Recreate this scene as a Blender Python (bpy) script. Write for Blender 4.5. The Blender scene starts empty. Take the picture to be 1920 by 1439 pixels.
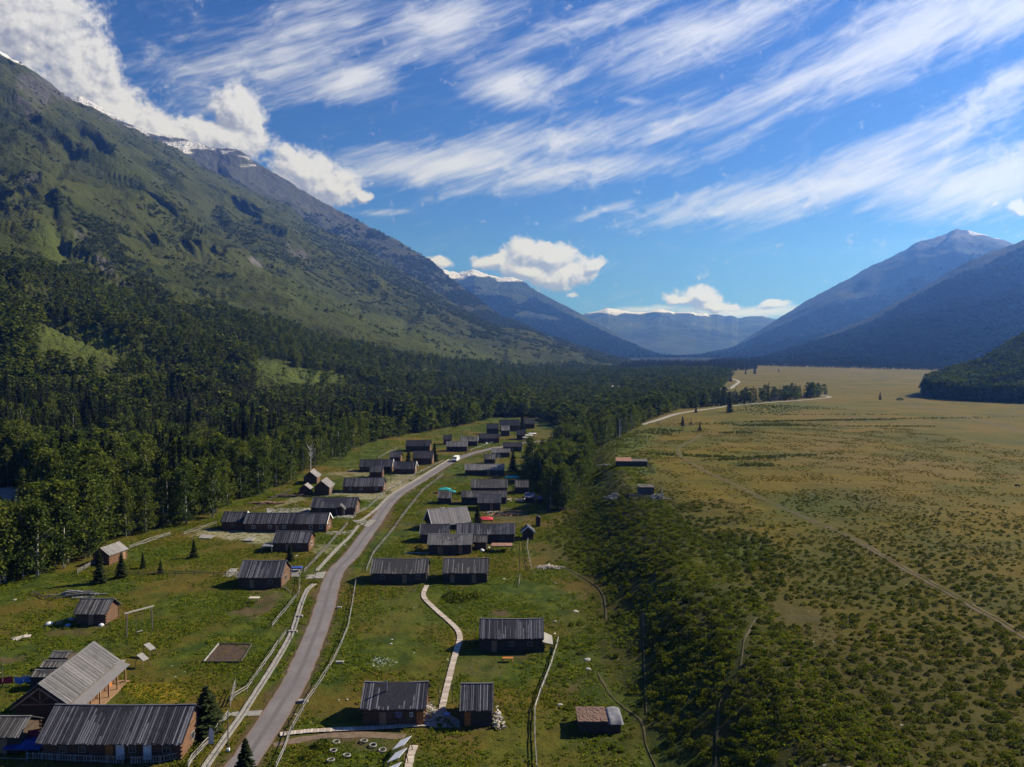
import bpy, bmesh, math, random
import numpy as np
from mathutils import Vector, Matrix
random.seed(7); RNG = np.random.default_rng(11)
SC = bpy.context.scene
COL = SC.collection
rad = math.radians
# ---------------------------------------------------------------- camera
CX, CY, F = 960.0, 719.5, 1478.0
CAMH = 50.0
PITCH = math.atan((CY - 655.0) / F)
cp, sp = math.cos(PITCH), math.sin(PITCH)
cam = bpy.data.cameras.new('camera'); camo = bpy.data.objects.new('camera', cam); COL.objects.link(camo)
cam.sensor_width = 36; cam.lens = F / 1920 * 36
cam.clip_start = 1; cam.clip_end = 80000
camo.location = (0, 0, CAMH); camo.rotation_euler = (math.pi / 2 - PITCH, 0, 0)
SC.camera = camo

def ray(px, py):
    r, u = px - CX, CY - py
    return np.array([r, F * cp + u * sp, -F * sp + u * cp])
def AE(px, py):
    d = ray(px, py); return d[0] / d[1], d[2] / d[1]
def project(x, y, z):
    """world -> photo pixels (1920 wide); works on arrays"""
    zz = z - CAMH
    depth = y * cp - zz * sp
    up = y * sp + zz * cp
    return CX + F * x / depth, CY - F * up / depth, depth

# ---------------------------------------------------------------- noise
def _hash(ix, iy, s):
    h = (ix.astype(np.int64) * 374761393 + iy.astype(np.int64) * 668265263 + s * 974634777) & 0xffffffff
    h = ((h ^ (h >> 13)) * 1274126177) & 0xffffffff
    h = ((h ^ (h >> 16)) * 2246822519) & 0xffffffff
    return ((h ^ (h >> 15)) & 0xffff) / 65535.0
def vnoise(x, y, s=0):
    ix, iy = np.floor(x), np.floor(y); fx, fy = x - ix, y - iy
    a0 = _hash(ix, iy, s) * 2 * np.pi; a1 = _hash(ix + 1, iy, s) * 2 * np.pi
    b0 = _hash(ix, iy + 1, s) * 2 * np.pi; b1 = _hash(ix + 1, iy + 1, s) * 2 * np.pi
    g = lambda a, dx, dy: np.cos(a) * dx + np.sin(a) * dy
    ux = fx * fx * fx * (fx * (fx * 6 - 15) + 10); uy = fy * fy * fy * (fy * (fy * 6 - 15) + 10)
    p = g(a0, fx, fy) * (1 - ux) + g(a1, fx - 1, fy) * ux
    q = g(b0, fx, fy - 1) * (1 - ux) + g(b1, fx - 1, fy - 1) * ux
    return (p * (1 - uy) + q * uy) * 1.5
def fbm(x, y, o=4, s=0, gain=.5):
    t = 0; a = 1.0; n = 0
    for i in range(o):
        t = t + a * vnoise(x * 2 ** i, y * 2 ** i, s + i * 17); n += a; a *= gain
    return t / n
def ridged(x, y, o=4, s=0, gain=.5):
    t = 0; a = 1.0; n = 0
    for i in range(o):
        t = t + a * (1 - np.abs(vnoise(x * 2 ** i, y * 2 ** i, s + i * 17)) * 2); n += a; a *= gain
    return t / n
def sstep(a, b, x):
    t = np.clip((x - a) / (b - a), 0, 1); return t * t * (3 - 2 * t)
def inpoly(px, py, poly):
    px, py = np.asarray(px, float), np.asarray(py, float); r = np.zeros(px.shape, bool); n = len(poly)
    for i in range(n):
        x0, y0 = poly[i]; x1, y1 = poly[(i + 1) % n]
        if y0 == y1: continue
        c = ((y0 > py) != (y1 > py)) & (px < (x1 - x0) * (py - y0) / (y1 - y0) + x0)
        r ^= c
    return r
def polydist(px, py, pts):
    d = np.full(np.shape(px), 1e9)
    for (x0, y0), (x1, y1) in zip(pts[:-1], pts[1:]):
        vx, vy = x1 - x0, y1 - y0; L = vx * vx + vy * vy + 1e-9
        t = np.clip(((px - x0) * vx + (py - y0) * vy) / L, 0, 1)
        d = np.minimum(d, np.hypot(px - x0 - t * vx, py - y0 - t * vy))
    return d

# ---------------------------------------------------------------- ground heights
TERR = 8.0
def ground_z(x, y):
    x, y = np.asarray(x, float), np.asarray(y, float)
    toe = 15 + np.maximum(0, y - 200) * .07 + vnoise(y / 40, y * 0 + 3.3, 5) * 3
    wid = 19 + np.maximum(0, y - 330) * .25 + vnoise(y / 60, y * 0 + 8.1, 6) * 3
    t = sstep(0, 1, (x - toe) / wid)
    z = TERR * t * sstep(-40, 20, y)
    k = np.exp(-((t - .5) / .35) ** 2)
    return z + vnoise(x / 9, y / 9, 2) * .55 * k
def G(px, py, dz=0.0):
    """photo pixel -> the point of the ground it shows"""
    d = ray(px, py); d = d / d[1]
    z = 4.0
    for _ in range(40):
        y = (CAMH - z) / max(-d[2], 1e-5)
        zn = float(ground_z(d[0] * y, y)); z = z + (zn - z) * .5
    y = (CAMH - z) / max(-d[2], 1e-5)
    return Vector((d[0] * y, y, z + dz))
def Gz(px, py, z):
    d = ray(px, py); t = (z - CAMH) / d[2]
    return Vector((d[0] * t, d[1] * t, z))

# ---------------------------------------------------------------- object helpers
def link(o, parent=None):
    COL.objects.link(o)
    if parent is not None: o.parent = parent
    return o
def tag(o, label=None, cat=None, group=None, kind=None):
    if label: o['label'] = label
    if cat: o['category'] = cat
    if group: o['group'] = group
    if kind: o['kind'] = kind
    return o
def empty(name, loc, rz=0, label=None, cat=None, group=None):
    o = bpy.data.objects.new(name, None); o.location = loc; o.rotation_euler = (0, 0, rz); o.empty_display_size = .5
    return tag(link(o), label, cat, group)
def mesh_np(name, V, Fq, mat, attrs=None, smooth=False):
    """quads or tris given as an int array"""
    me = bpy.data.meshes.new(name); V = np.asarray(V, np.float32); Fq = np.asarray(Fq, np.int32)
    n = Fq.shape[1]
    me.vertices.add(len(V)); me.vertices.foreach_set('co', V.ravel())
    me.loops.add(Fq.size); me.loops.foreach_set('vertex_index', Fq.ravel())
    me.polygons.add(len(Fq)); me.polygons.foreach_set('loop_start', np.arange(0, Fq.size, n, dtype=np.int32))
    me.update(calc_edges=True)
    if smooth: me.polygons.foreach_set('use_smooth', np.ones(len(Fq), bool))
    for k, a in (attrs or {}).items():
        a = np.asarray(a, np.float32)
        if a.ndim == 1:
            at = me.attributes.new(k, 'FLOAT', 'POINT' if len(a) == len(V) else 'FACE'); at.data.foreach_set('value', a)
        else:
            at = me.attributes.new(k, 'FLOAT_VECTOR', 'POINT'); at.data.foreach_set('vector', a.ravel())
    for m in (mat if isinstance(mat, list) else [mat]): me.materials.append(m)
    me.validate()
    return me
class MB:
    """collects simple solids; build() links them as one mesh; every face carries a tone"""
    def __init__(s): s.v = []; s.f = []; s.t = []
    def add(s, vs, fs, tone=.5):
        b = len(s.v); s.v += [tuple(v) for v in vs]; s.f += [tuple(b + i for i in f) for f in fs]; s.t += [tone] * len(fs); return s
    def hexa(s, p, tone=.5):
        return s.add(p, [(0, 3, 2, 1), (4, 5, 6, 7), (0, 1, 5, 4), (1, 2, 6, 5), (2, 3, 7, 6), (3, 0, 4, 7)], tone)
    def box(s, x0, x1, y0, y1, z0, z1, tone=.5):
        return s.hexa([(x0, y0, z0), (x1, y0, z0), (x1, y1, z0), (x0, y1, z0), (x0, y0, z1), (x1, y0, z1), (x1, y1, z1), (x0, y1, z1)], tone)
    def bar(s, a, b, w, h=None, tone=.5, up=(0, 0, 1)):
        a, b = Vector(a), Vector(b); h = h or w; d = (b - a).normalized(); u = Vector(up)
        if abs(d.dot(u)) > .98: u = Vector((0, 1, 0))
        sd = d.cross(u).normalized() * w / 2; u = sd.cross(d).normalized() * h / 2
        return s.hexa([a - sd - u, a + sd - u, b + sd - u, b - sd - u, a - sd + u, a + sd + u, b + sd + u, b - sd + u], tone)
    def tube(s, pts, rs, n=7, tone=.5, cap=True):
        rings = []; b = len(s.v)
        pts = [Vector(p) for p in pts]
        for i, p in enumerate(pts):
            d = (pts[min(i + 1, len(pts) - 1)] - pts[max(i - 1, 0)]).normalized()
            u = Vector((1, 0, 0)) if abs(d.x) < .9 else Vector((0, 1, 0))
            a = d.cross(u).normalized(); c = d.cross(a)
            r = rs[i] if hasattr(rs, '__len__') else rs
            for k in range(n):
                th = 2 * math.pi * k / n; s.v.append(tuple(p + (a * math.cos(th) + c * math.sin(th)) * r))
        m = len(pts)
        for i in range(m - 1):
            for k in range(n):
                s.f.append((b + i * n + k, b + i * n + (k + 1) % n, b + (i + 1) * n + (k + 1) % n, b + (i + 1) * n + k)); s.t.append(tone)
        if cap:
            s.f.append(tuple(b + k for k in range(n))[::-1]); s.f.append(tuple(b + (m - 1) * n + k for k in range(n))); s.t += [tone, tone]
        return s
    def mesh(s, name, mat, smooth=False):
        me = bpy.data.meshes.new(name); me.from_pydata(s.v, [], s.f); me.update()
        at = me.attributes.new('tone', 'FLOAT', 'FACE'); at.data.foreach_set('value', np.array(s.t, np.float32))
        if smooth: me.polygons.foreach_set('use_smooth', np.ones(len(s.f), bool))
        me.materials.append(mat); return me
    def build(s, name, mat, parent=None, smooth=False, recalc=True):
        me = s.mesh(name, mat, smooth)
        if recalc:
            bm = bmesh.new(); bm.from_mesh(me); bmesh.ops.recalc_face_normals(bm, faces=bm.faces); bm.to_mesh(me); bm.free()
        return link(bpy.data.objects.new(name, me), parent)

# ---------------------------------------------------------------- materials
class NT:
    def __init__(s, name):
        s.m = bpy.data.materials.new(name); s.m.use_nodes = True; s.t = s.m.node_tree; s.t.nodes.clear()
        s.out = s.n('ShaderNodeOutputMaterial')
    def n(s, typ, **kw):
        nd = s.t.nodes.new(typ)
        for k, v in kw.items():
            if k.startswith('i_'):
                nm = k[2:]; nd.inputs[int(nm) if nm.isdigit() else nm.replace('_', ' ')].default_value = v
            else: setattr(nd, k, v)
        return nd
    def l(s, a, b): s.t.links.new(a, b)
    def math(s, op, a, b=None, c=None, clamp=False):
        nd = s.n('ShaderNodeMath', operation=op, use_clamp=clamp)
        for i, v in enumerate((a, b, c)):
            if v is None: continue
            if isinstance(v, (int, float)): nd.inputs[i].default_value = v
            else: s.l(v, nd.inputs[i])
        return nd.outputs[0]
    def mix(s, fac, a, b, mode='MIX'):
        nd = s.n('ShaderNodeMix', data_type='RGBA', blend_type=mode, clamp_factor=True)
        for sock, v in ((nd.inputs[0], fac), (nd.inputs[6], a), (nd.inputs[7], b)):
            if isinstance(v, (int, float)): sock.default_value = v
            elif isinstance(v, tuple): sock.default_value = (*v, 1) if len(v) == 3 else v
            else: s.l(v, sock)
        return nd.outputs[2]
    def noise(s, vec, scale, detail=4, rough=.55, dist=0.0):
        nd = s.n('ShaderNodeTexNoise', i_Scale=scale, i_Detail=detail, i_Roughness=rough, i_Distortion=dist)
        if vec is not None: s.l(vec, nd.inputs['Vector'])
        return nd.outputs['Fac']
    def ramp(s, fac, lo, hi, a=0.0, b=1.0):
        nd = s.n('ShaderNodeMapRange', interpolation_type='SMOOTHSTEP', i_1=lo, i_2=hi, i_3=a, i_4=b); s.l(fac, nd.inputs[0]); return nd.outputs[0]
    def attr(s, name, out='Fac'):
        return s.n('ShaderNodeAttribute', attribute_name=name).outputs[out]
    def pos(s): return s.n('ShaderNodeNewGeometry').outputs['Position']
    def obj(s): return s.n('ShaderNodeTexCoord').outputs['Object']
    def mapping(s, vec, scale=(1, 1, 1), rot=(0, 0, 0), loc=(0, 0, 0)):
        nd = s.n('ShaderNodeMapping'); nd.inputs['Scale'].default_value = scale; nd.inputs['Rotation'].default_value = rot; nd.inputs['Location'].default_value = loc
        s.l(vec, nd.inputs['Vector']); return nd.outputs[0]
    def rand(s): return s.n('ShaderNodeObjectInfo').outputs['Random']
    def bsdf(s, col, rough=.9, spec=.2, bump=None, bstr=.5, bdist=.1, metal=0.0):
        p = s.n('ShaderNodeBsdfPrincipled', i_Roughness=rough, i_Metallic=metal); p.inputs['Specular IOR Level'].default_value = spec
        if isinstance(col, tuple): p.inputs['Base Color'].default_value = (*col, 1)
        else: s.l(col, p.inputs['Base Color'])
        if bump is not None:
            b = s.n('ShaderNodeBump', i_Strength=bstr, i_Distance=bdist); s.l(bump, b.inputs['Height']); s.l(b.outputs[0], p.inputs['Normal'])
        s.l(p.outputs[0], s.out.inputs['Surface']); return p
# ---------------------------------------------------------------- sun, sky, air
SUN_AZ = rad(66)      # clockwise from +Y (the view) towards +X
SUN_EL = rad(36)
EXPOSURE = 0.74
sl = bpy.data.lights.new('sun', 'SUN'); so = bpy.data.objects.new('sun', sl); COL.objects.link(so)
sl.energy = 5.0; sl.angle = rad(.5); sl.color = (1, .93, .82)
sdir = Vector((math.sin(SUN_AZ) * math.cos(SUN_EL), math.cos(SUN_AZ) * math.cos(SUN_EL), math.sin(SUN_EL)))
so.rotation_euler = sdir.to_track_quat('Z', 'Y').to_euler(); so.location = (300, 100, 400)

wd = bpy.data.worlds.new('World'); SC.world = wd; wd.use_nodes = True
class WT(NT):
    def __init__(s): s.t = wd.node_tree; s.t.nodes.clear(); s.out = s.n('ShaderNodeOutputWorld')
W = WT()
sky = W.n('ShaderNodeTexSky', sky_type='NISHITA', sun_disc=False, sun_elevation=SUN_EL, sun_rotation=SUN_AZ, altitude=1100, air_density=1.0, dust_density=.5, ozone_density=2.2)
gen = W.n('ShaderNodeTexCoord').outputs['Generated']
sep = W.n('ShaderNodeSeparateXYZ'); W.l(gen, sep.inputs[0])
az = W.math('MULTIPLY', W.math('ARCTAN2', sep.outputs[0], sep.outputs[1]), F)
el = W.math('MULTIPLY', W.math('ARCSINE', sep.outputs[2]), F)
cmb = W.n('ShaderNodeCombineXYZ'); W.l(az, cmb.inputs[0]); W.l(el, cmb.inputs[1])
P0 = cmb.outputs[0]                                   # sky-dome coordinates: azimuth, elevation
def dome(px, py):
    d = ray(px, py); d = d / np.linalg.norm(d); return math.atan2(d[0], d[1]) * F, math.asin(d[2]) * F
def blobs(vec, lst):
    res = None
    for (px, py, rx, ry, ang, st) in lst:
        c = dome(px, py); e = dome(px + 20, py); k = math.hypot(e[0] - c[0], e[1] - c[1]) / 20
        mp = W.n('ShaderNodeMapping', vector_type='TEXTURE'); mp.inputs['Location'].default_value = (c[0], c[1], 0)
        mp.inputs['Rotation'].default_value = (0, 0, rad(ang)); mp.inputs['Scale'].default_value = (rx * k, ry * k, 1e6); W.l(vec, mp.inputs['Vector'])
        g = W.n('ShaderNodeTexGradient', gradient_type='SPHERICAL'); W.l(mp.outputs[0], g.inputs[0])
        o = W.math('MULTIPLY', g.outputs['Fac'], st)
        res = o if res is None else W.math('SMOOTH_MAX', res, o, .12)
    return res
def warp(vec, scale, amt):
    nd = W.n('ShaderNodeTexNoise', i_Scale=scale, i_Detail=3.0, i_Roughness=.5); W.l(vec, nd.inputs['Vector'])
    a = W.n('ShaderNodeVectorMath', operation='SUBTRACT'); W.l(nd.outputs['Color'], a.inputs[0]); a.inputs[1].default_value = (.5, .5, .5)
    b = W.n('ShaderNodeVectorMath', operation='SCALE'); W.l(a.outputs[0], b.inputs[0]); b.inputs['Scale'].default_value = amt
    c = W.n('ShaderNodeVectorMath', operation='ADD'); W.l(vec, c.inputs[0]); W.l(b.outputs[0], c.inputs[1]); return c.outputs[0]
CIRRUS = [(1560, 352, 560, 62, 7, 1.0), (1650, 300, 400, 75, 20, 1.0), (1860, 335, 330, 110, 5, 1.15), (1720, 55, 430, 105, 17, 1.15), (1560, 125, 420, 55, 20, .95),
          (1900, 150, 230, 42, 20, 1.0), (1900, 20, 260, 80, 18, 1.1), (1330, 55, 330, 75, 12, .85), (1290, 105, 280, 45, 14, .7), (965, 165, 140, 62, -8, 1.0), (1040, 160, 130, 26, 25, .7),
          (1110, 40, 260, 36, 15, .7), (1050, 262, 400, 60, 9, .75), (1270, 225, 340, 46, 13, .7), (850, 308, 360, 58, 3, 1.0), (1050, 322, 330, 45, 5, .85),
          (655, 150, 130, 62, 8, .95), (520, 110, 400, 130, 16, .6), (830, 45, 190, 80, 12, .95), (600, 50, 320, 60, 12, .65), (780, 90, 200, 30, 20, .7), (1300, 385, 200, 30, 20, .7),
          (705, 402, 100, 10, 3, .45), (1140, 392, 110, 14, 14, .6), (900, 352, 160, 16, 12, .45), (1450, 225, 300, 34, 24, .6), (1800, 215, 300, 60, 22, .85), (1780, 250, 260, 40, 22, .8),
          (350, 130, 70, 24, 0, .5), (600, 180, 260, 26, 14, .5), (1190, 185, 60, 14, -8, .6), (1400, 582, 230, 17, 1, 1.1), (1210, 581, 110, 10, 0, .9)]
CUMULUS = [(50, 40, 200, 170, 0, .95), (145, 130, 115, 130, 0, .9), (225, 215, 110, 85, -20, 1.0), (310, 258, 130, 62, -8, 1.0), (440, 212, 72, 72, 0, 1.0), (420, 262, 140, 55, 0, 1.0), (475, 235, 45, 60, 0, .8),
           (570, 325, 110, 65, -12, .95), (625, 352, 75, 55, 0, .9), (682, 371, 24, 18, 0, .75), (540, 290, 70, 30, -20, .7),
           (985, 478, 72, 42, 0, 1.0), (1035, 485, 76, 44, -6, 1.0), (1060, 515, 80, 42, 12, 1.0), (1112, 500, 42, 18, 20, .85), (925, 490, 60, 22, 5, .85), (985, 508, 90, 34, -10, .95), (1070, 552, 26, 10, 0, .5), (822, 492, 42, 15, -12, .8),
           (1312, 554, 60, 26, -5, 1.0), (1285, 560, 60, 18, 5, .9), (1330, 572, 50, 20, 0, .9), (1452, 572, 46, 14, 12, .8), (1370, 576, 30, 10, 0, .7), (1906, 388, 30, 24, 0, .9), (1870, 384, 14, 8, 0, .5)]
# cirrus: fibres combed along the wind
wv = warp(P0, .0020, 20)
wv2 = wv
def streak(vec, ang, a, b):
    nd = W.n('ShaderNodeMapping', vector_type='TEXTURE'); nd.inputs['Rotation'].default_value = (0, 0, rad(ang)); nd.inputs['Scale'].default_value = (a, b, 1); W.l(vec, nd.inputs['Vector']); return nd.outputs[0]
f1 = W.noise(streak(wv2, 15, 420, 34), 1.0, 8, .60)
f2 = W.noise(streak(wv2, 24, 190, 19), 1.0, 6, .65)
f3 = W.noise(streak(wv2, 19, 105, 7.5), 1.0, 6, .6)
fib = W.math('ADD', W.math('ADD', W.math('MULTIPLY', f1, .46), W.math('MULTIPLY', f2, .29)), W.math('MULTIPLY', f3, .25))
cm0 = blobs(warp(P0, .006, 26), CIRRUS)
cm = W.math('MULTIPLY', cm0, 1.04)
cdens = W.math('ADD', W.math('MULTIPLY', cm, 1.0), W.math('MULTIPLY', W.math('SUBTRACT', fib, .5), 2.6))
calpha = W.math('MULTIPLY', W.ramp(cdens, .03, 1.12), W.ramp(cm, 0.0, .22))
# cumulus: heaped blobs with billows, lit from the sun's side
def cum(vec):
    m = blobs(warp(vec, .03, 26), CUMULUS)
    n = W.noise(vec, .024, 7, .6)
    nb = W.noise(vec, .075, 4, .6)
    return W.math('ADD', m, W.math('ADD', W.math('MULTIPLY', W.math('SUBTRACT', n, .5), .75), W.math('MULTIPLY', W.math('SUBTRACT', nb, .5), .42)))
d0 = cum(P0)
off = W.n('ShaderNodeVectorMath', operation='ADD'); W.l(P0, off.inputs[0]); off.inputs[1].default_value = (8, 11, 0)
d1 = cum(off.outputs[0])
ualpha = W.ramp(d0, .15, .46)
relief = W.math('ADD', W.math('MULTIPLY', W.math('SUBTRACT', d0, d1), 2.9), .60, clamp=True)
CLW = 8.7
ucol = W.mix(relief, (CLW * .44, CLW * .47, CLW * .62), (CLW * 1.05, CLW * 1.07, CLW * 1.2))
skyc = W.mix(1.0, sky.outputs[0], (.29, .59, 1.15), 'MULTIPLY')
c1 = W.mix(W.math('MULTIPLY', calpha, .93), skyc, (CLW * 1.02, CLW * 1.06, CLW * 1.22))
c2 = W.mix(W.math('MULTIPLY', ualpha, .97), c1, ucol)
bg = W.n('ShaderNodeBackground', i_Strength=.050); W.l(c2, bg.inputs[0]); W.l(bg.outputs[0], W.out.inputs['Surface'])
wd.cycles.sampling_method = 'MANUAL'; wd.cycles.sample_map_resolution = 1024

hm = NT('valley_air')
pv = hm.n('ShaderNodeVolumePrincipled', i_Density=9.2e-5, i_Anisotropy=.5); pv.inputs['Color'].default_value = (.11, .29, 1.0, 1); pv.inputs['Absorption Color'].default_value = (1, 1, 1, 1)
hm.l(pv.outputs[0], hm.out.inputs['Volume'])
hz = MB().box(-7400, 7400, -400, 12600, -13, 1600).build('haze', hm.m)
tag(hz, kind='stuff')

SC.view_settings.view_transform = 'Standard'; SC.view_settings.look = 'None'; SC.view_settings.exposure = EXPOSURE; SC.view_settings.gamma = 1
cy = SC.cycles
cy.max_bounces = 5; cy.diffuse_bounces = 2; cy.glossy_bounces = 2; cy.transmission_bounces = 3; cy.transparent_max_bounces = 6; cy.volume_bounces = 0
cy.caustics_reflective = False; cy.caustics_refractive = False
cy.use_adaptive_sampling = False; cy.adaptive_threshold = .02
cy.use_denoising = True; cy.denoiser = 'OPENIMAGEDENOISE'; cy.denoising_input_passes = 'RGB_ALBEDO_NORMAL'; cy.denoising_prefilter = 'ACCURATE'; cy.denoiser = 'OPENIMAGEDENOISE'; cy.denoising_input_passes = 'RGB_ALBEDO_NORMAL'
# ---------------------------------------------------------------- the ground, one sheet to the horizon
VAX = rad(10.3)                                        # direction the valley runs
def uv_valley(x, y): return x * math.sin(VAX) + y * math.cos(VAX), -x * math.cos(VAX) + y * math.sin(VAX)
def interp(x, pts):
    p = sorted(pts); return np.interp(x, [q[0] for q in p], [q[1] for q in p])
GRASS_PATCH = {}
def patchmap(px, py, lst):
    m = np.zeros(np.shape(px))
    for (cx_, cy_, rx, ry, ang, s) in lst:
        a = rad(ang); dx, dy = px - cx_, -(py - cy_)
        u = (dx * math.cos(a) + dy * math.sin(a)) / rx; v = (-dx * math.sin(a) + dy * math.cos(a)) / ry
        m = np.maximum(m, s * np.clip(1.4 - 1.4 * (u * u + v * v), 0, 1))
    return m
PALE = [(470, 1005, 130, 13, -3, .9), (750, 912, 40, 16, 0, .8), (700, 932, 70, 8, 0, .8), (640, 926, 40, 6, 0, .7), (610, 1030, 25, 14, 0, .5), (760, 895, 50, 8, 0, .6), (660, 888, 60, 6, 0, .5), (400, 1003, 60, 7, 0, .6), (545, 940, 60, 9, 20, .5), (30, 925, 40, 22, 0, .9)]
SOIL = [(735, 1366, 50, 5, 0, .5), (890, 1368, 34, 5, 0, .6), (490, 1108, 40, 5, 0, .5), (535, 1002, 60, 4, 0, .4), (850, 1042, 44, 5, 0, .5), (745, 1099, 50, 4, 0, .5), (872, 1098, 40, 4, 0, .5), (960, 1228, 60, 5, 0, .45), (820, 958, 40, 6, 0, .5), (170, 1176, 40, 6, 0, .6), (905, 962, 44, 6, 0, .5), (770, 1105, 22, 5, 0, .4), (180, 1430, 140, 4, 0, .6), (880, 1090, 12, 6, 0, .3), (600, 1345, 24, 7, 30, .35), (850, 865, 20, 3, 0, .5), (425, 1226, 44, 17, 0, 1.0), (470, 1147, 55, 10, 8, .8), (500, 1130, 35, 12, 20, .7), (20, 1235, 40, 8, 0, .7), (130, 1188, 60, 10, 0, .5), (640, 1385, 110, 12, 3, .8), (900, 1252, 60, 26, 0, .28), (720, 960, 18, 40, -30, .7),
        (650, 1068, 14, 40, -20, .5), (940, 1153, 30, 7, 0, .9), (950, 965, 60, 18, -8, .55), (1090, 1330, 18, 8, 0, .5), (720, 1400, 90, 14, 0, .5), (640, 1060, 20, 10, 0, .5), (700, 1000, 14, 30, -25, .6), (1175, 873, 14, 4, 0, .6), (1100, 1120, 30, 9, 0, .3),
        (1120, 1060, 60, 14, 20, .25), (1480, 1150, 90, 24, -12, .3), (1540, 1180, 60, 14, 0, .25), (1350, 945, 70, 8, 0, .2), (860, 1385, 60, 8, 0, .35), (1075, 1290, 22, 14, 20, .4), (1330, 1240, 20, 60, 0, .15)]
YEL = [(300, 1300, 70, 22, -4, 1.0), (250, 1290, 30, 14, 0, .6), (640, 1000, 26, 7, 0, .7), (632, 993, 20, 5, 0, .6), (690, 958, 26, 5, 0, .5), (420, 1200, 40, 6, 0, .5), (780, 830, 60, 6, 0, .5), (735, 917, 30, 4, 0, .5), (160, 1150, 50, 8, 0, .2)]
LUSH = [(1210, 880, 30, 14, 0, .8), (1180, 830, 60, 22, 15, .8), (1270, 805, 70, 7, 0, .6), (620, 1010, 40, 30, 0, .4), (690, 945, 35, 12, 0, .8), (760, 1150, 90, 40, 0, .5), (330, 1045, 120, 22, 0, .5), (1385, 1035, 70, 30, 0, .7), (1350, 760, 120, 5, 3, .5), (1500, 762, 160, 7, 0, .5), (1450, 850, 130, 5, 0, .4), (1300, 855, 120, 4, -3, .4), (1400, 870, 50, 4, 0, .6), (1530, 950, 120, 25, 0, .35)]
BUSHY = [(1180, 1010, 190, 120, 0, .9), (1330, 1270, 190, 270, 12, .9), (1385, 1035, 105, 52, -10, .9), (1640, 1150, 420, 190, 0, .5), (1760, 1340, 420, 220, 0, .7), (1560, 1330, 260, 190, 0, .8), (1560, 945, 150, 36, 0, .5), (1300, 970, 130, 40, 0, .6), (1150, 1250, 130, 230, 0, .45)]
def ground_zones(x, y, z):
    px, py, _ = project(x, y, z)
    w1 = vnoise(x / 6, y / 6, 31) * 10 + vnoise(x / 2.5, y / 2.5, 32) * 5
    k = np.clip((py - 655) / 400, .02, 1)
    qx, qy = px + w1 * k * 1.6, py + vnoise(x / 5, y / 5, 33) * 9 * k
    toe = 15 + np.maximum(0, y - 200) * .07
    dry = sstep(8, 42, x - toe)
    bushy = patchmap(qx, qy, BUSHY)
    return dict(bushy=bushy, woods=sstep(2250, 2600, y), dry=dry, pale=patchmap(qx, qy, PALE), soil=patchmap(qx, qy, SOIL), yellow=patchmap(qx, qy, YEL), lush=patchmap(qx, qy, LUSH))

ang = np.concatenate([np.linspace(-180, -42, 40)[:-1], np.linspace(-42, 42, 850), np.linspace(42, 180, 40)[1:]])
rr = np.concatenate([[0.01, 15, 30, 45, 55], np.arange(62, 320, 1.05), np.geomspace(320, 1100, 130)[:-1], np.geomspace(1100, 12500, 60)])
AA, RR = np.meshgrid(np.radians(ang), rr, indexing='ij')
gx, gy = RR * np.sin(AA), RR * np.cos(AA)
gy = np.maximum(gy, -380 + 0 * gy) ; gx = np.clip(gx, -7300, 7300); gy = np.minimum(gy, 12500)
gz = ground_z(gx, gy)
near = 1 - sstep(300, 900, RR)
rough = vnoise(gx / 2.1, gy / 2.1, 21) * .14 + vnoise(gx / 7, gy / 7, 22) * .16

# ---------------------------------------------------------------- courses of roads, paths and channels (photo points -> ground)
ROADPX = [(425, 1475), (455, 1433), (476, 1402), (516, 1340), (561, 1262), (602, 1160), (628, 1076), (660, 1040), (699, 987), (739, 934), (793, 899), (845, 867), (881, 852), (916, 843), (942, 838), (980, 831), (1020, 827), (1064, 822)]
FARROADPX = [(1205, 797), (1240, 786), (1278, 775), (1370, 762), (1440, 755.5), (1500, 751), (1545, 747), (1556, 744.5), (1540, 742)]
BENDPX = [(1340, 731), (1368, 729), (1376, 724), (1385, 717), (1380, 713), (1368, 710)]
CHANUPPX = [(842, 862), (800, 888), (779, 901), (734, 928), (706, 955), (683, 973), (668, 979)]
CHANMIDPX = [(672, 986), (655, 1008), (640, 1022), (618, 1045), (593, 1072)]
CHANLOWPX = [(590, 1096), (577, 1106), (566, 1130), (559, 1152), (549, 1183), (533, 1215), (501, 1268), (480, 1300), (455, 1340), (430, 1375), (400, 1418), (375, 1455)]
WALKPX = [(800, 1100), (794, 1119), (812, 1140), (838, 1163), (858, 1183), (862, 1201), (851, 1238), (838, 1290), (828, 1334)]
FRONTWALKPX = [(528, 1379), (580, 1373), (700, 1367), (770, 1362), (806, 1360)]
STUBWALKPX = [(776, 1402), (770, 1420), (764, 1450)]
DIRTPX = [(512, 1398), (560, 1388), (620, 1381), (690, 1378), (760, 1381)]
TRACKPX = [(1960, 1215), (1920, 1193), (1840, 1146), (1750, 1096), (1660, 1045), (1600, 1010), (1520, 975), (1450, 945), (1380, 910), (1320, 882), (1285, 862), (1272, 850), (1276, 838), (1300, 825), (1314, 815)]
FARTRACKPX = [(1687, 752), (1720, 763), (1800, 780), (1860, 795), (1940, 817)]
TRAILPX = [(1418, 1158), (1396, 1200), (1385, 1262), (1352, 1308), (1345, 1360), (1340, 1450)]
TRAIL2PX = [(1052, 1062), (1090, 1082), (1128, 1112), (1136, 1166)]
TRAIL3PX = [(1120, 1262), (1150, 1310), (1200, 1350), (1212, 1400), (1235, 1450)]
TRAIL4PX = [(1205, 1150), (1208, 1250), (1212, 1340)]
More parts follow.
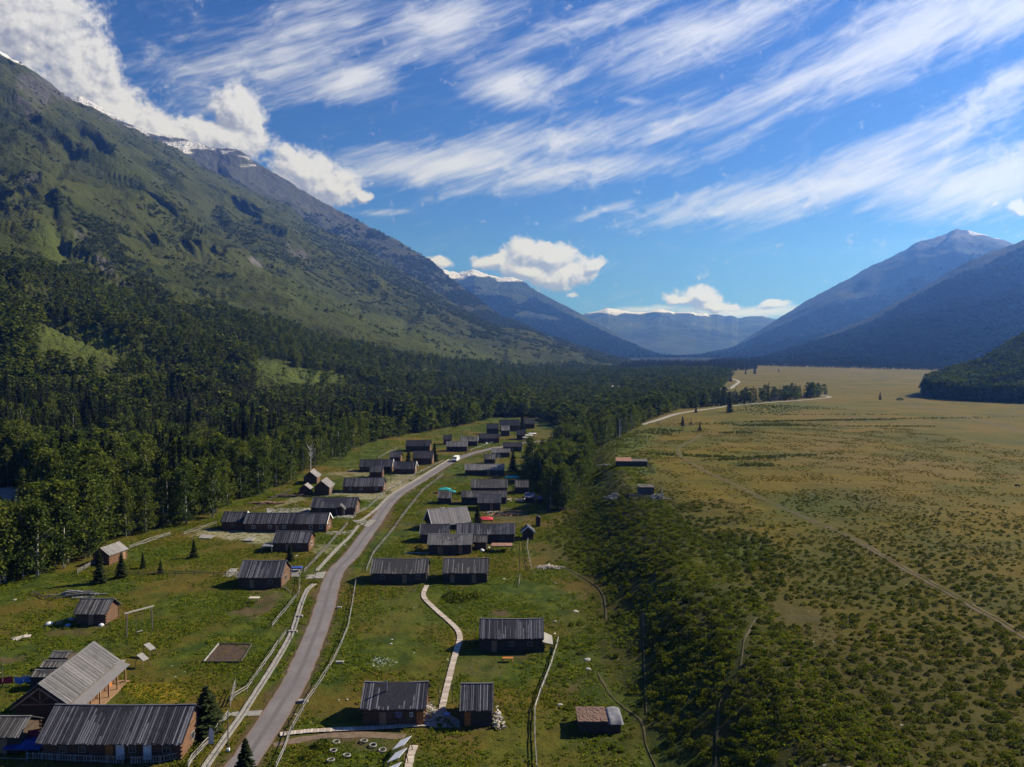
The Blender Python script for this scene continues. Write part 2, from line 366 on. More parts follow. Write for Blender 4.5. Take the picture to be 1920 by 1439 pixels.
def course(pxs, step=1.5):
    P = [G(*q) for q in pxs]; out = []
    n = len(P)
    for i in range(n - 1):                                # Catmull-Rom through the ground points
        p0, p1, p2, p3 = P[max(i - 1, 0)], P[i], P[i + 1], P[min(i + 2, n - 1)]
        m = max(2, int((p2 - p1).length / step))
        for j in range(m):
            t = j / m
            out.append(.5 * ((2 * p1) + (p2 - p0) * t + (2 * p0 - 5 * p1 + 4 * p2 - p3) * t * t + (3 * p1 - p0 - 3 * p2 + p3) * t ** 3))
    return out + [P[-1]]
PATHS = {}
for nm, pxs, w in (('road', ROADPX, 3.9), ('far_road', FARROADPX, 3.6), ('bend', BENDPX, 4.2), ('chan_a', CHANUPPX, .85), ('chan_b', CHANMIDPX, .7), ('chan_c', CHANLOWPX, .85), ('walk', WALKPX, .95), ('front_walk', FRONTWALKPX, 1.0), ('stub', STUBWALKPX, .95),
                   ('dirt', DIRTPX, 1.5), ('track', TRACKPX, 1.2), ('far_track', FARTRACKPX, 2.4), ('trail', TRAILPX, .6), ('trail2', TRAIL2PX, .5), ('trail3', TRAIL3PX, .5), ('trail4', TRAIL4PX, .4)):
    PATHS[nm] = (course(pxs), w)
def path_dist(x, y, names):
    d = np.full(np.shape(x), 1e9)
    for nm in names:
        c, w = PATHS[nm]; c = c[::3] + [c[-1]]
        d = np.minimum(d, polydist(x, y, [(p.x, p.y) for p in c]) - w / 2)
    return d
pd = np.full(gx.shape, 99.0); sel = (RR < 620) & (np.abs(AA) < rad(42)) & (RR > 60)
pd[sel] = path_dist(gx[sel], gy[sel], [k for k in PATHS if k not in ('far_road', 'bend')])
road_d = np.full(gx.shape, 99.0); road_d[sel] = path_dist(gx[sel], gy[sel], ['road'])
flat = sstep(.1, 1.3, pd)
FLATS = []          # (x, y, radius): house plots, levelled
# ---------------------------------------------------------------- village materials
def mat_planks(name, c0, c1, c2):
    m = NT(name); t = m.attr('tone'); p = m.obj()
    g = m.noise(m.mapping(p, scale=(1, .25, .25)), 6, 5, .7); b = m.noise(p, .7, 3, .6)
    c = m.mix(m.ramp(t, .0, 1.0), c0, c1); c = m.mix(m.math('MULTIPLY', m.ramp(g, .42, .7), .5), c, c2)
    c = m.mix(m.math('MULTIPLY', m.ramp(b, .5, .75), .45), c, tuple(v * .5 for v in c0))
    m.bsdf(c, .8, .25, g, .4, .03); return m.m
def mat_logs(name, c0, c1):
    m = NT(name); p = m.obj(); r = m.rand()
    g = m.noise(m.mapping(p, scale=(.5, .5, 4)), 3, 5, .65); b = m.noise(p, 1.2, 3, .6)
    c = m.mix(m.ramp(g, .3, .7), c0, c1); c = m.mix(m.math('MULTIPLY', m.ramp(b, .45, .7), .5), c, tuple(v * .45 for v in c0))
    c = m.mix(m.math('MULTIPLY', r, .35), c, (.07, .055, .045))
    m.bsdf(c, .85, .2, g, .5, .04); return m.m
def mat_plain(name, col, col2=None, scale=2.0, rough=.85, spec=.2, bump=.3, metal=0.0):
    m = NT(name); p = m.obj(); n = m.noise(p, scale, 5, .65)
    c = m.mix(m.ramp(n, .32, .68), col, col2 or tuple(v * .6 for v in col))
    m.bsdf(c, rough, spec, n, bump, .05, metal); return m.m
M = dict(
    roof=mat_planks('roof_planks', (.018, .018, .026), (.20, .20, .235), (.06, .06, .075)),
    roofold=mat_planks('old_roof_planks', (.035, .033, .034), (.25, .24, .235), (.085, .08, .08)),
    roofdark=mat_planks('dark_roof_planks', (.014, .014, .02), (.085, .085, .112), (.035, .035, .045)),
    metal=mat_planks('grey_roof_boards', (.125, .12, .125), (.215, .205, .21), (.12, .115, .12)),
    palegrey=mat_planks('pale_grey_boards', (.20, .185, .185), (.36, .335, .33), (.2, .19, .185)),
    logs=mat_logs('orange_logs', (.165, .085, .048), (.09, .048, .028)), oldlogs=mat_logs('grey_brown_logs', (.085, .060, .042), (.05, .036, .026)),
    plank=mat_planks('wall_boards', (.20, .12, .07), (.34, .20, .115), (.15, .09, .055)),
    rail=mat_planks('weathered_rails', (.13, .125, .12), (.33, .315, .295), (.19, .18, .17)), darkrail=mat_planks('dark_rails', (.06, .05, .045), (.13, .11, .09), (.08, .07, .06)),
    door=mat_plain('orange_door_boards', (.42, .15, .04), (.30, .10, .03), 3), white=mat_plain('white_paint', (.72, .72, .72), (.55, .55, .56), 1.5), glass=None,
    stone=mat_plain('pale_concrete', (.26, .245, .225), (.17, .16, .145), 1.6), deck=mat_planks('deck_boards', (.30, .24, .20), (.46, .40, .35), (.34, .29, .25)),
    rock=mat_plain('grey_rock', (.36, .34, .31), (.20, .19, .17), 2.2, bump=.8), soil=mat_plain('turned_soil', (.075, .048, .032), (.035, .024, .017), 2.5, bump=1), firewood=mat_planks('split_firewood', (.30, .25, .20), (.60, .55, .49), (.4, .34, .28)),
    red=mat_plain('red_cloth', (.50, .04, .06), (.33, .03, .045), 1), pink=mat_plain('crimson_tarp', (.34, .05, .085), (.20, .03, .05), 1), blue=mat_plain('blue_cloth', (.13, .21, .50), (.24, .32, .60), 1.2), teal=mat_plain('teal_tarp', (.02, .30, .29), (.02, .18, .19), 1),
    bluedark=mat_plain('blue_tarp', (.03, .07, .30), (.02, .04, .16), 1), clothwhite=mat_plain('white_cloth', (.70, .70, .72), (.5, .5, .52), 1), bluemetal=mat_planks('blue_grey_sheet', (.09, .10, .17), (.17, .18, .28), (.11, .12, .2)), rust=mat_plain('rusty_sheet', (.30, .16, .11), (.16, .09, .07), 1.4),
    tyre=mat_plain('black_rubber', (.02, .02, .02), (.03, .03, .03), 2), panel=mat_planks('pale_panel', (.52, .53, .56), (.66, .67, .70), (.45, .46, .5)), earth=mat_plain('earth_roof', (.17, .105, .085), (.10, .065, .052), 1.5, bump=.9), greytarp=mat_plain('grey_tarp', (.20, .20, .225), (.11, .11, .13), 1.2), metalrim=mat_plain('grey_metal', (.3, .3, .32), None, 3, .5, .5),
    cowdark=mat_plain('dark_hide', (.02, .016, .013), (.03, .024, .02), 2), cowwhite=mat_plain('white_hide', (.6, .57, .53), (.5, .46, .42), 2))
def mat_glass():
    m = NT('window_glass'); m.bsdf((.03, .035, .045), .12, .6); return m.m
M['glass'] = mat_glass()
def mat_asphalt():
    m = NT('worn_asphalt'); p = m.pos(); n = m.noise(p, 1.4, 6, .7); n2 = m.noise(p, .16, 4, .6)
    lane = m.attr('lane')
    c = m.mix(m.ramp(n2, .35, .65), (.125, .113, .117), (.155, .142, .145)); c = m.mix(m.math('MULTIPLY', m.ramp(n, .45, .7), .4), c, (.098, .088, .092))
    c = m.mix(m.math('MULTIPLY', m.ramp(lane, .05, .30, 1, 0), m.ramp(n2, .3, .6, .3, .7)), c, (.078, .072, .077))
    c = m.mix(m.math('MULTIPLY', m.ramp(m.math('ADD', lane, m.math('MULTIPLY', m.math('SUBTRACT', n, .5), .6)), .72, 1.0), .8), c, (.155, .105, .085))
    m.bsdf(c, .9, .2, n, .3, .02); return m.m
M['asphalt'] = mat_asphalt()

# ---------------------------------------------------------------- roads and paths, as sheets laid on the ground
def ribbon(name, key, mat, dz=.05, w=None, off=0.0, kind='structure', ragged=0.0, across=4, thick=0.0):
    c, w0 = PATHS[key]; w = w or w0; V = []; F_ = []; lane = []; n = len(c)
    for i, p in enumerate(c):
        d = (c[min(i + 1, n - 1)] - c[max(i - 1, 0)]); s = Vector((d.y, -d.x, 0)).normalized()
        j0 = float(vnoise(np.array([p.x / 1.7]), np.array([p.y / 1.7]), 51)[0]) * ragged; j1 = float(vnoise(np.array([p.x / 1.7 + 9]), np.array([p.y / 1.7]), 52)[0]) * ragged
        for k in range(across + 1):
            f = k / across * 2 - 1; q = p + s * (off + f * w / 2 + (j0 if k == 0 else j1 if k == across else 0))
            V.append((q.x, q.y, float(ground_z(q.x, q.y)) + dz - (abs(f) ** 3) * .03)); lane.append(abs(f))
    for i in range(n - 1):
        for k in range(across):
            a = i * (across + 1) + k; F_.append((a, a + across + 1, a + across + 2, a + 1))
    me = mesh_np(name, V, F_, mat, dict(lane=lane), True)
    return tag(link(bpy.data.objects.new(name, me)), kind=kind)
ribbon('road', 'road', M['asphalt'], .07, ragged=.22, across=8)
pale_gravel = mat_plain('pale_gravel', (.27, .255, .23), (.20, .19, .17), .4)
ribbon('road', 'far_road', pale_gravel, .15, across=4); ribbon('road', 'bend', pale_gravel, .15)
faint = mat_plain('trodden_earth', (.075, .060, .026), (.040, .036, .014), .8); dirt = mat_plain('path_dirt', (.16, .115, .08), (.10, .07, .048), 1.2); rut = mat_plain('rut_dirt', (.085, .056, .036), (.05, .035, .022), .8); rutlit = mat_plain('pale_rut_dirt', (.125, .095, .055), (.08, .06, .035), .8)
ribbon('path', 'dirt', dirt, .05, ragged=.7)
ribbon('path', 'track', rut, .06, w=.5, off=-.55, ragged=.4); ribbon('path', 'track', rutlit, .06, w=.28, off=.5, ragged=.25)  # second strip is paler: the ruts' sunlit side put into the dirt colour
ribbon('path', 'far_track', rut, .12, w=1.6, ragged=.8)
for k in ('trail', 'trail2', 'trail3', 'trail4'): ribbon('path', k, faint, .09, ragged=.3, w=.24)

# boards laid crosswise, stone lined channels
def boardwalk(key, label, pitch=.42, w=None):
    c, w0 = PATHS[key]; w = w or w0; mb = MB(); acc = 0.0; nx = 0.0; rr_ = random.Random(5)
    for i in range(len(c) - 1):
        p, q = c[i], c[i + 1]; L = (q - p).length; d = (q - p) / L; s = Vector((d.y, -d.x, 0)).normalized()
        while nx < acc + L:
            m_ = p + d * (nx - acc); z = float(ground_z(m_.x, m_.y)); a = m_ + s * (w / 2 + rr_.uniform(-.04, .04)); b = m_ - s * (w / 2 + rr_.uniform(-.04, .04)); a.z = b.z = z + .16 + rr_.uniform(-.01, .01)
            mb.bar(a, b, pitch * .9, .06, rr_.random()); nx += pitch
        acc += L
    return tag(mb.build('boardwalk', M['deck']), label, 'boardwalk')
boardwalk('walk', 'winding grey boardwalk curving down the right hand meadow to the cabins')
boardwalk('front_walk', 'straight boardwalk from the road to the front wall of the cabin')
boardwalk('stub', 'short boardwalk beside the white panels at the bottom edge')
def channel(key, label):
    c, w = PATHS[key]; mb = MB(); rr_ = random.Random(9)
    for i in range(len(c) - 1):
        p, q = c[i], c[i + 1]; d = (q - p).normalized(); s = Vector((d.y, -d.x, 0)).normalized()
        for sd in (-1, 1):
            a = p + s * sd * w * .38; b = q + s * sd * w * .38; hh = .22 + rr_.uniform(-.05, .05)
            mb.bar(Vector((a.x, a.y, a.z + hh / 2)), Vector((b.x, b.y, b.z + hh / 2)), w * .30, hh, rr_.random())
        mb.bar(Vector((p.x, p.y, p.z + .03)), Vector((q.x, q.y, q.z + .03)), w * .5, .08, rr_.random())
    return tag(mb.build('drainage_channel', M['stone']), label, 'channel')
channel('chan_a', 'long pale channel along the upper road up to the van')
channel('chan_b', 'pale channel between the two side entrances left of the road')
channel('chan_c', 'pale lower channel beside the road down to the bottom edge')

def slab(name, pts, mat, dz=.06, h=.1, label=None, cat=None, kind=None):
    P = [G(*q) for q in pts]; n = len(P); mb = MB()
    top = [(p.x, p.y, p.z + dz + h) for p in P]; bot = [(p.x, p.y, p.z - .2) for p in P]
    mb.add(bot + top, [tuple(range(n))[::-1], tuple(range(n, 2 * n))] + [(i, (i + 1) % n, n + (i + 1) % n, n + i) for i in range(n)])
    return tag(mb.build(name, mat), label, cat, kind=kind)
for pts in ([(660, 976), (688, 975), (706, 976), (690, 989), (672, 984)], [(575, 1078), (612, 1072), (606, 1085), (573, 1086)], [(424, 1337), (492, 1333), (486, 1343), (424, 1345)], [(810, 1331), (835, 1329), (842, 1340), (862, 1352), (862, 1365), (806, 1365), (800, 1350)],
            [(178, 1328), (370, 1336), (368, 1342), (172, 1336)], [(415, 1083), (432, 1067), (448, 1066), (446, 1082)], [(534, 1082), (534, 1066), (567, 1069), (560, 1082)], [(500, 953), (582, 953), (582, 968), (500, 964)], [(612, 998), (662, 995), (650, 1003), (612, 1004)], [(614, 969), (668, 966), (660, 973), (614, 972)], [(196, 1240), (236, 1238), (200, 1290), (160, 1330), (140, 1334), (190, 1262)]):
    slab('pavement', pts, M['stone'], .03, .05, kind='structure')

# ---------------------------------------------------------------- log cabins
def roof_mesh(L, D, h, rise, ovx, ovy, pw, rr_, tlo=0.0, thi=1.0, rag=.1):
    mb = MB(); sl = rise / (D / 2); sag = rr_.uniform(.0, .16) if pw > .21 else 0; ph = rr_.uniform(0, 9)
    for sgn in (-1, 1):
        ye, ze = sgn * (D / 2 + ovy), h - ovy * sl
        def pt(x, f, up): return (x, ye * f, h + rise + (ze - h - rise) * f + up - sag * (1 - (2 * x / (L + 2 * ovx)) ** 2) * (1 - .5 * f))
        x0, x1 = -L / 2 - ovx, L / 2 + ovx
        mb.hexa([pt(x0, 0, 0), pt(x1, 0, 0), pt(x1, 1, 0), pt(x0, 1, 0), pt(x0, 0, .04), pt(x1, 0, .04), pt(x1, 1, .04), pt(x0, 1, .04)], tlo)
        x = x0
        while x < x1 - pw * .5:
            w = pw * rr_.uniform(.5, .72); f = 1 + rr_.uniform(-rag, rag) * .3; u = .05 + rr_.uniform(.015, .06); t = tlo + (thi - tlo) * (min(1, max(0, rr_.gauss(.72, .2))) if rr_.random() < .62 else max(0, rr_.gauss(.22, .14))) * (.86 + .2 * math.sin(x * .9 + ph) * math.sin(x * .37 + ph * 2))
            xe = min(x + w, x1); j = rr_.uniform(-.03, .03)
            mb.hexa([pt(x, -.0, .045), pt(xe, -.0, .045), pt(xe + j, f, .045), pt(x + j, f, .045), pt(x, 0, u + .03), pt(xe, 0, u + .03), pt(xe + j, f, u + .03), pt(x + j, f, u + .03)], t); x += pw
    for k in range(8):
        xa, xb = -L / 2 - ovx + (L + 2 * ovx) * k / 8, -L / 2 - ovx + (L + 2 * ovx) * (k + 1) / 8; za, zb_ = [h + rise + .10 - sag * (1 - (2 * q / (L + 2 * ovx)) ** 2) for q in (xa, xb)]
        mb.bar((xa, 0, za), (xb, 0, zb_), .26, .06, (tlo + thi) / 2)
    return mb
def wall_mesh(L, D, h, rise, gable=True):
    mb = MB(); n = max(4, round(h / .24)); lv = []
    for i in range(n): lv += [(i / n * h, 0.0), ((i + .28) / n * h, .055), ((i + .72) / n * h, .055)]
    lv.append((h, 0.0)); b = len(mb.v)
    for z, o in lv:
        x, y = L / 2 + o, D / 2 + o; mb.v += [(-x, -y, z), (x, -y, z), (x, y, z), (-x, y, z)]
    for i in range(len(lv) - 1):
        for k in range(4): mb.f.append((b + i * 4 + k, b + i * 4 + (k + 1) % 4, b + i * 4 + 4 + (k + 1) % 4, b + i * 4 + 4 + k)); mb.t.append(.5)
    for s in (-1, 1):                                   # log ends crossing at the corners, and the gable logs
        for q in (-1, 1):
            for i in range(0, n, 2): mb.box(s * L / 2 - .1 + s * .16, s * L / 2 + .1 + s * .16, q * D / 2 - .09, q * D / 2 + .09, (i + .12) / n * h, (i + .88) / n * h, .4)
        if gable:
            m_ = max(3, round(rise / .24))
            for i in range(m_):
                za, zb_ = h + rise * i / m_, h + rise * (i + 1) / m_; ya, yb_ = D / 2 * (1 - i / m_), D / 2 * (1 - (i + 1) / m_); xo = s * (L / 2 - .06); xi = s * (L / 2 - .2); xb = s * (L / 2 + .02)
                zm = (za + zb_) / 2; ym = (ya + yb_) / 2
                mb.add([(xo, -ya, za), (xo, ya, za), (xb, ym, zm), (xb, -ym, zm), (xo, yb_, zb_), (xo, -yb_, zb_)], [(0, 1, 2, 3), (3, 2, 4, 5)], .5)
    return mb
HOUSES = []
def add_window(root, x, z, w, h, y, mat='rail', side=-1):
    f = MB(); t = .07
    for a in ((x - w / 2 - t, x + w / 2 + t, z - h / 2 - t, z - h / 2), (x - w / 2 - t, x + w / 2 + t, z + h / 2, z + h / 2 + t), (x - w / 2 - t, x - w / 2, z - h / 2, z + h / 2), (x + w / 2, x + w / 2 + t, z - h / 2, z + h / 2), (x - .02, x + .02, z - h / 2, z + h / 2)):
        f.box(a[0], a[1], min(y, y + side * .07), max(y, y + side * .07), a[2], a[3])
    fr = f.build('window', M[mat], root)
    MB().box(x - w / 2, x + w / 2, min(y, y + side * .03), max(y, y + side * .03), z - h / 2, z + h / 2).build('pane', M['glass'], fr)
def add_door(root, x, w, h, y, mat='plank', side=-1):
    MB().box(x - w / 2, x + w / 2, min(y, y + side * .08), max(y, y + side * .08), .02, h).box(x + w / 2 - .14, x + w / 2 - .09, min(y + side * .08, y + side * .12), max(y + side * .08, y + side * .12), .9, 1.05, .1).build('door', M[mat], root)
def cabin_at(c, yaw, L, D, label, h=2.35, rise=1.85, ovx=.35, ovy=.5, roof='roof', wood='logs', pw=.27, seed=0, doors=(), windows=(), gdoor=None, name='log_cabin', cat='cabin', group=None, tlo=0.0, thi=1.0, gable=True, white_verge=False, pipe=None):
    rr_ = random.Random(seed * 31 + 7); h = h + .32
    t = empty(name, (c.x, c.y, c.z), yaw, label, cat, group)
    wall_mesh(L, D, h, rise, gable).build('wall', M[wood], t)
    r = roof_mesh(L, D, h, rise, ovx, ovy, pw, rr_, tlo, thi).build('roof', M[roof], t)
    if white_verge:
        sl = rise / (D / 2)
        for s in ((-1,) if white_verge == 'left' else (1,) if white_verge == 'right' else (-1, 1)):
            vb = MB()
            for q in (-1, 1): vb.bar((s * (L / 2 + ovx + .03), 0, h + rise + .1), (s * (L / 2 + ovx + .03), q * (D / 2 + ovy), h - ovy * sl + .1), .08, .34)
            vb.build('bargeboard', M['white' if white_verge != 'wood' else 'rail'], r)
    if pipe: zr = h + rise * (1 - abs(pipe[1]) / (D / 2)); MB().tube([(pipe[0] * L, pipe[1], zr - .1), (pipe[0] * L, pipe[1], zr + 1.5)], .09, 8).build('stove_pipe', M['greytarp'], r)
    for (x, w, hh, m_) in doors: add_door(t, x * L, w, hh, -D / 2 - .05, m_)
    for (x, z, w, hh, m_) in windows: add_window(t, x * L, z, w, hh, -D / 2 - .05, m_)
    if gdoor:                                           # a window in the right-hand gable wall
        f = MB(); x = L / 2 + .05
        for (y0, y1, z0, z1) in ((-.5, .5, .85, .92), (-.5, .5, 1.75, 1.82), (-.5, -.43, .92, 1.75), (.43, .5, .92, 1.75)): f.box(x, x + .07, y0, y1, z0, z1)
        fr = f.build('window', M[gdoor], t); MB().box(x, x + .03, -.43, .43, .92, 1.75).build('pane', M['glass'], fr)
    FLATS.append((c.x, c.y, max(L, D) * .5)); HOUSES.append((c.x, c.y, math.hypot(L, D) / 2 + .8))
    return t
def cabin(x1, x2, yb, label, D=6.0, yb2=None, dyaw=0.0, **kw):
    D = D * .92; A, B = G(x1, yb), G(x2, yb2 or yb); e = (B - A); L = e.length; e.normalize(); nrm = Vector((-e.y, e.x, 0))
    yaw = math.atan2(e.y, e.x) + rad(dyaw); c = (A + B) / 2 + nrm * (D / 2); c.z = min(A.z, B.z) - .02
    ov = kw.get('ovx', .35); return cabin_at(c, yaw, L - 2 * ov, D, label, **kw)
dw = lambda *a: [(x, .9, 1.85, 'plank') for x in a]
ww = lambda *a: [(x, 1.35, .8, .7, 'white') for x in a]
wb = lambda *a: [(x, 1.35, .75, .65, 'rail') for x in a]
# foreground, left of the road
cabin(74, 348, 1425, 'very long dark plank roofed cabin at the bottom left corner behind the picket fence', D=7.6, h=2.6, rise=2.3, ovx=.6, ovy=.9, pw=.30, seed=1, doors=[(-.02, .9, 1.9, 'door'), (.06, 1.0, 1.9, 'white'), (.26, 1.0, 1.9, 'white')], windows=wb(-.36, -.22, .15) + [(.4, 1.3, .9, .7, 'rail')], gdoor='rail', tlo=0, thi=.85)
c47 = Vector((-62.6, 109.4, 0))
t = cabin_at(c47, rad(92.5), 13.4, 6.6, 'long cabin with smooth pale grey roof and a veranda beside the yellow flowers', h=3.1, rise=2.5, ovx=.9, ovy=.45, roof='metal', pw=.2, seed=2, doors=[(-.40, .9, 2, 'door'), (-.16, .9, 2, 'door'), (.12, 1, 2, 'plank'), (.38, .9, 2, 'door')], windows=[(-.28, 1.4, .9, .9, 'white'), (-.04, 1.4, .8, .9, 'white'), (.25, 1.4, .9, .9, 'white')])
pr = MB()
pr.hexa([(-7.6, -5.2, 2.35), (7.6, -5.2, 2.35), (7.6, -3.65, 2.83), (-7.6, -3.65, 2.83), (-7.6, -5.2, 2.42), (7.6, -5.2, 2.42), (7.6, -3.65, 2.90), (-7.6, -3.65, 2.90)], .2); pr.build('porch_roof', M['metal'], t)
for i in range(6):
    x = -6.6 + i * 2.65; MB().box(x - .09, x + .09, -4.95, -4.77, .1, 2.38, .4).build('porch_post', M['plank'], t)
MB().box(-7.2, 7.2, -5.3, -3.4, .02, .16, .4).build('porch_deck', M['plank'], t)
gt = MB()
for q in (-1, 1): gt.bar((-7.55, 0, 5.4), (-7.55, q * 3.7, 2.6), .1, .24, .6)
gt.bar((-7.3, -2.4, 3.15), (-7.3, 2.4, 3.15), .1, .14, .5); gt.bar((-7.3, 0, 3.15), (-7.3, 0, 5.3), .1, .12, .5); gt.bar((-7.3, 0, 3.3), (-7.3, 1.3, 4.3), .08, .1, .5); gt.bar((-7.3, 0, 3.3), (-7.3, -1.3, 4.3), .08, .1, .5)
gt.build('gable_truss', M['plank'], t)
for i, (x1, x2, y) in enumerate(((58, 108, 1293), (76, 122, 1275), (94, 128, 1256))):
    cabin(x1, x2, y, ('lowest', 'middle', 'topmost')[i] + ' of three small ribbed lean-to roofs behind the pale long cabin', D=2.2, h=1.7, rise=.5, ovx=.1, ovy=.2, roof='roofold', pw=.22, seed=40 + i, name='lean_to_shed', cat='shed', group='small ribbed sheds behind the long cabin', wood='oldlogs')
cabin(-40, 41, 1412, 'old shed with a pale warped plank roof cut by the left edge of the photo', D=4.6, h=2.1, rise=1.2, roof='roofold', wood='oldlogs', pw=.34, seed=3, name='shed', cat='shed', doors=dw(.1))
cabin(139, 203, 1172, 'small plank roofed hut with white sacks piled against its front', D=5.0, h=2.1, rise=1.7, ovx=.5, roof='roofold', seed=4, doors=dw(0), pw=.3)
A, B = G(204, 1060), G(239, 1047)
e = (B - A); c = (A + B) / 2 + Vector((-e.y, e.x, 0)).normalized() * 2.1
cabin_at(c, math.atan2(e.y, e.x), e.length - .5, 4.2, 'small turned cabin with sunlit pale roof at the forest edge behind young spruces', h=2.1, rise=1.4, ovy=.35, roof='palegrey', pw=.3, seed=5, doors=dw(.32), tlo=.0, thi=.9)
cabin(446, 530, 1103, 'square dark roofed cabin beside the blue tarp left of the road', D=7.4, h=2.3, rise=2.3, seed=6, doors=dw(-.2), windows=wb(.25), gdoor='rail')
cabin(511, 581, 1034, 'dark roofed cabin with a small open canopy at its left before the double house', D=6.4, h=2.1, rise=1.9, seed=7, doors=dw(-.1), windows=wb(.2), gdoor='white', thi=.9)
cabin(457, 556, 997, 'longer left half of the double house with white framed windows', D=6.2, h=2.2, rise=2.0, seed=8, roof='roof', windows=ww(-.33, .0, .28), doors=dw(.14), thi=.75)
cabin(552, 614, 997.5, 'shorter right half of the double house with orange gable by the road', D=6.6, h=2.2, rise=2.0, seed=9, windows=ww(.0, .33), thi=.75, gdoor='white', white_verge='right')
cabin(414, 459, 994, 'small cabin standing off the left end of the double house', D=6.0, h=2.3, rise=1.9, seed=10, windows=wb(0), thi=.7, white_verge='right')
t = cabin(582, 668, 965, 'dark roofed cabin with a small gabled porch in the middle of its front', D=7.6, h=2.1, rise=2.2, seed=11, windows=wb(-.3), doors=dw(.23), thi=.8, gdoor='white')
pr = roof_mesh(2.4, 2.6, 2.0, 1.3, .1, .15, .25, random.Random(4)).mesh('porch_roof', M['roofold']); po = link(bpy.data.objects.new('porch_roof', pr), t); po.location = (2.6, -4.6, 0); po.rotation_euler = (0, 0, math.pi / 2)
for sx in (-1, 1): MB().box(2.6 + sx * 1.1 - .08, 2.6 + sx * 1.1 + .08, -5.7, -5.54, 0, 2.0).build('porch_post', M['rail'], t)
cabin(642, 720, 924, 'long cabin with three white windows beside a pale gravel yard', D=7.0, h=2.2, rise=2.1, seed=12, windows=ww(-.32, -.05, .33), gdoor='white', thi=.8)
cabin(692, 718, 897, 'small square cabin right behind the cabin with three white windows', D=5.5, h=2.4, rise=1.9, seed=13, thi=.9, gdoor='rail')
cabin(673, 736, 885, 'left of two joined dark cabins with a white edged gable', D=7, h=2.1, rise=2.2, seed=14, white_verge='right', roof='roofdark', windows=wb(.2))
cabin(737, 779, 889, 'right of two joined dark cabins with orange gable at the roadside', D=7, h=2.1, rise=2.2, seed=15, white_verge='right', roof='roofdark', windows=wb(-.1), gdoor='white')
def gable_cabin(x1, x2, yb, L, label, yb2=None, **kw):
    A, B = G(x1, yb), G(x2, yb2 or yb); e = B - A; W_ = e.length; e.normalize(); nrm = Vector((-e.y, e.x, 0)); c = (A + B) / 2 + nrm * L / 2
    return cabin_at(c, math.atan2(nrm.y, nrm.x), L, W_, label, **kw)
gable_cabin(590, 617, 929, 7.0, 'gable fronted cabin with a sunlit right roof slope and white corner posts', h=2.6, rise=2.0, ovx=.6, roof='palegrey', seed=16, windows=[(-.2, 1.3, .6, .9, 'white'), (.25, 1.3, .6, .9, 'white')], pw=.3, thi=.9)
gable_cabin(570, 594, 908, 7.0, 'gable fronted cabin furthest back in the group of three at the forest edge', h=2.4, rise=1.9, ovx=.6, roof='palegrey', seed=17, pw=.3, thi=.9)
gable_cabin(562, 580, 927, 3.4, 'smallest gable fronted hut nearest the forest edge', h=1.7, rise=1.3, ovx=.4, roof='palegrey', seed=18, pw=.3, name='hut', cat='hut')
# foreground, right of the road
cabin(676, 800, 1360, 'plank roofed cabin with orange door at the end of the straight boardwalk', D=6.6, h=2.35, rise=1.9, ovx=.45, seed=20, pw=.30, pipe=(-.15, -1.2), doors=[(.44, .8, 1.9, 'door'), (-.18, .9, 1.85, 'plank')], windows=[(.09, 1.5, .55, .6, 'blue'), (.3, 1.5, .3, .5, 'white')])
cabin(862, 925, 1361, 'small plank roofed hut with orange door and firewood on its right side', D=6.4, h=2.2, rise=1.9, ovx=.25, seed=21, pw=.24, doors=[(-.3, .8, 1.9, 'door')], wood='oldlogs')
t = cabin(898, 1020, 1222, 'long plank roofed cabin with a lean-to at its right end beside the curving boardwalk', D=6.2, h=2.3, rise=1.9, ovx=.3, seed=22, pw=.27, doors=dw(-.28), windows=wb(.0, .3), wood='oldlogs')
lt = MB(); lt.hexa([(5.2, -2.8, 1.5), (6.9, -2.8, 1.1), (6.9, 1.2, 1.1), (5.2, 1.2, 1.9), (5.2, -2.8, 1.6), (6.9, -2.8, 1.2), (6.9, 1.2, 1.2), (5.2, 1.2, 2.0)], .6)
for x, y in ((6.7, -2.6), (6.7, 1.0)): lt.box(x - .07, x + .07, y - .07, y + .07, 0, 1.12, .4)
lt.build('lean_to', M['rail'], t)
cabin(694, 802, 1094, 'wide plank roofed cabin nearest the road bend on its right side', D=6.8, h=2.2, rise=2.0, seed=23, roof='roofold', thi=.8, wood='oldlogs', doors=dw(.1), windows=wb(-.3, .35), pw=.28)
cabin(829, 916, 1093, 'plank roofed cabin at the top of the curving boardwalk', D=6.8, h=2.2, rise=2.0, seed=24, roof='roofold', thi=.85, wood='oldlogs', doors=dw(-.3, .2), pw=.28)
cabin(801, 886, 1039, 'pale roofed cabin in front of the long row of joined roofs', D=6, h=2.3, rise=1.7, seed=25, roof='roofold', wood='oldlogs', tlo=.3, doors=dw(-.25, .25), pipe=(.2, -1.0))
cabin(786, 842, 1018, 'short cabin at the left of the row of joined roofs', D=6, h=2.2, rise=1.8, seed=26, roof='roof', wood='oldlogs')
cabin(855, 966, 1018, 'longest cabin of the row of joined roofs, behind the rusty shelter', D=6, h=2.3, rise=1.8, seed=27, roof='roof', wood='oldlogs', windows=wb(.3), pipe=(.42, -1.2))
cabin(888, 914, 1031, 'small annex with plain roof between the pale cabin and the long cabin', D=3.6, h=1.9, rise=1.0, seed=28, roof='roofold', thi=.6, wood='oldlogs', name='annex', cat='annex')
A = G(838, 990)
cabin_at(A + Vector((0, 1.5, 0)), rad(24), 10.2, 7.4, 'steep cabin with broad white gable boards and a sunlit pale roof', h=1.3, rise=3.6, ovx=.7, ovy=.3, roof='palegrey', wood='oldlogs', white_verge='left', pw=.3, seed=29)
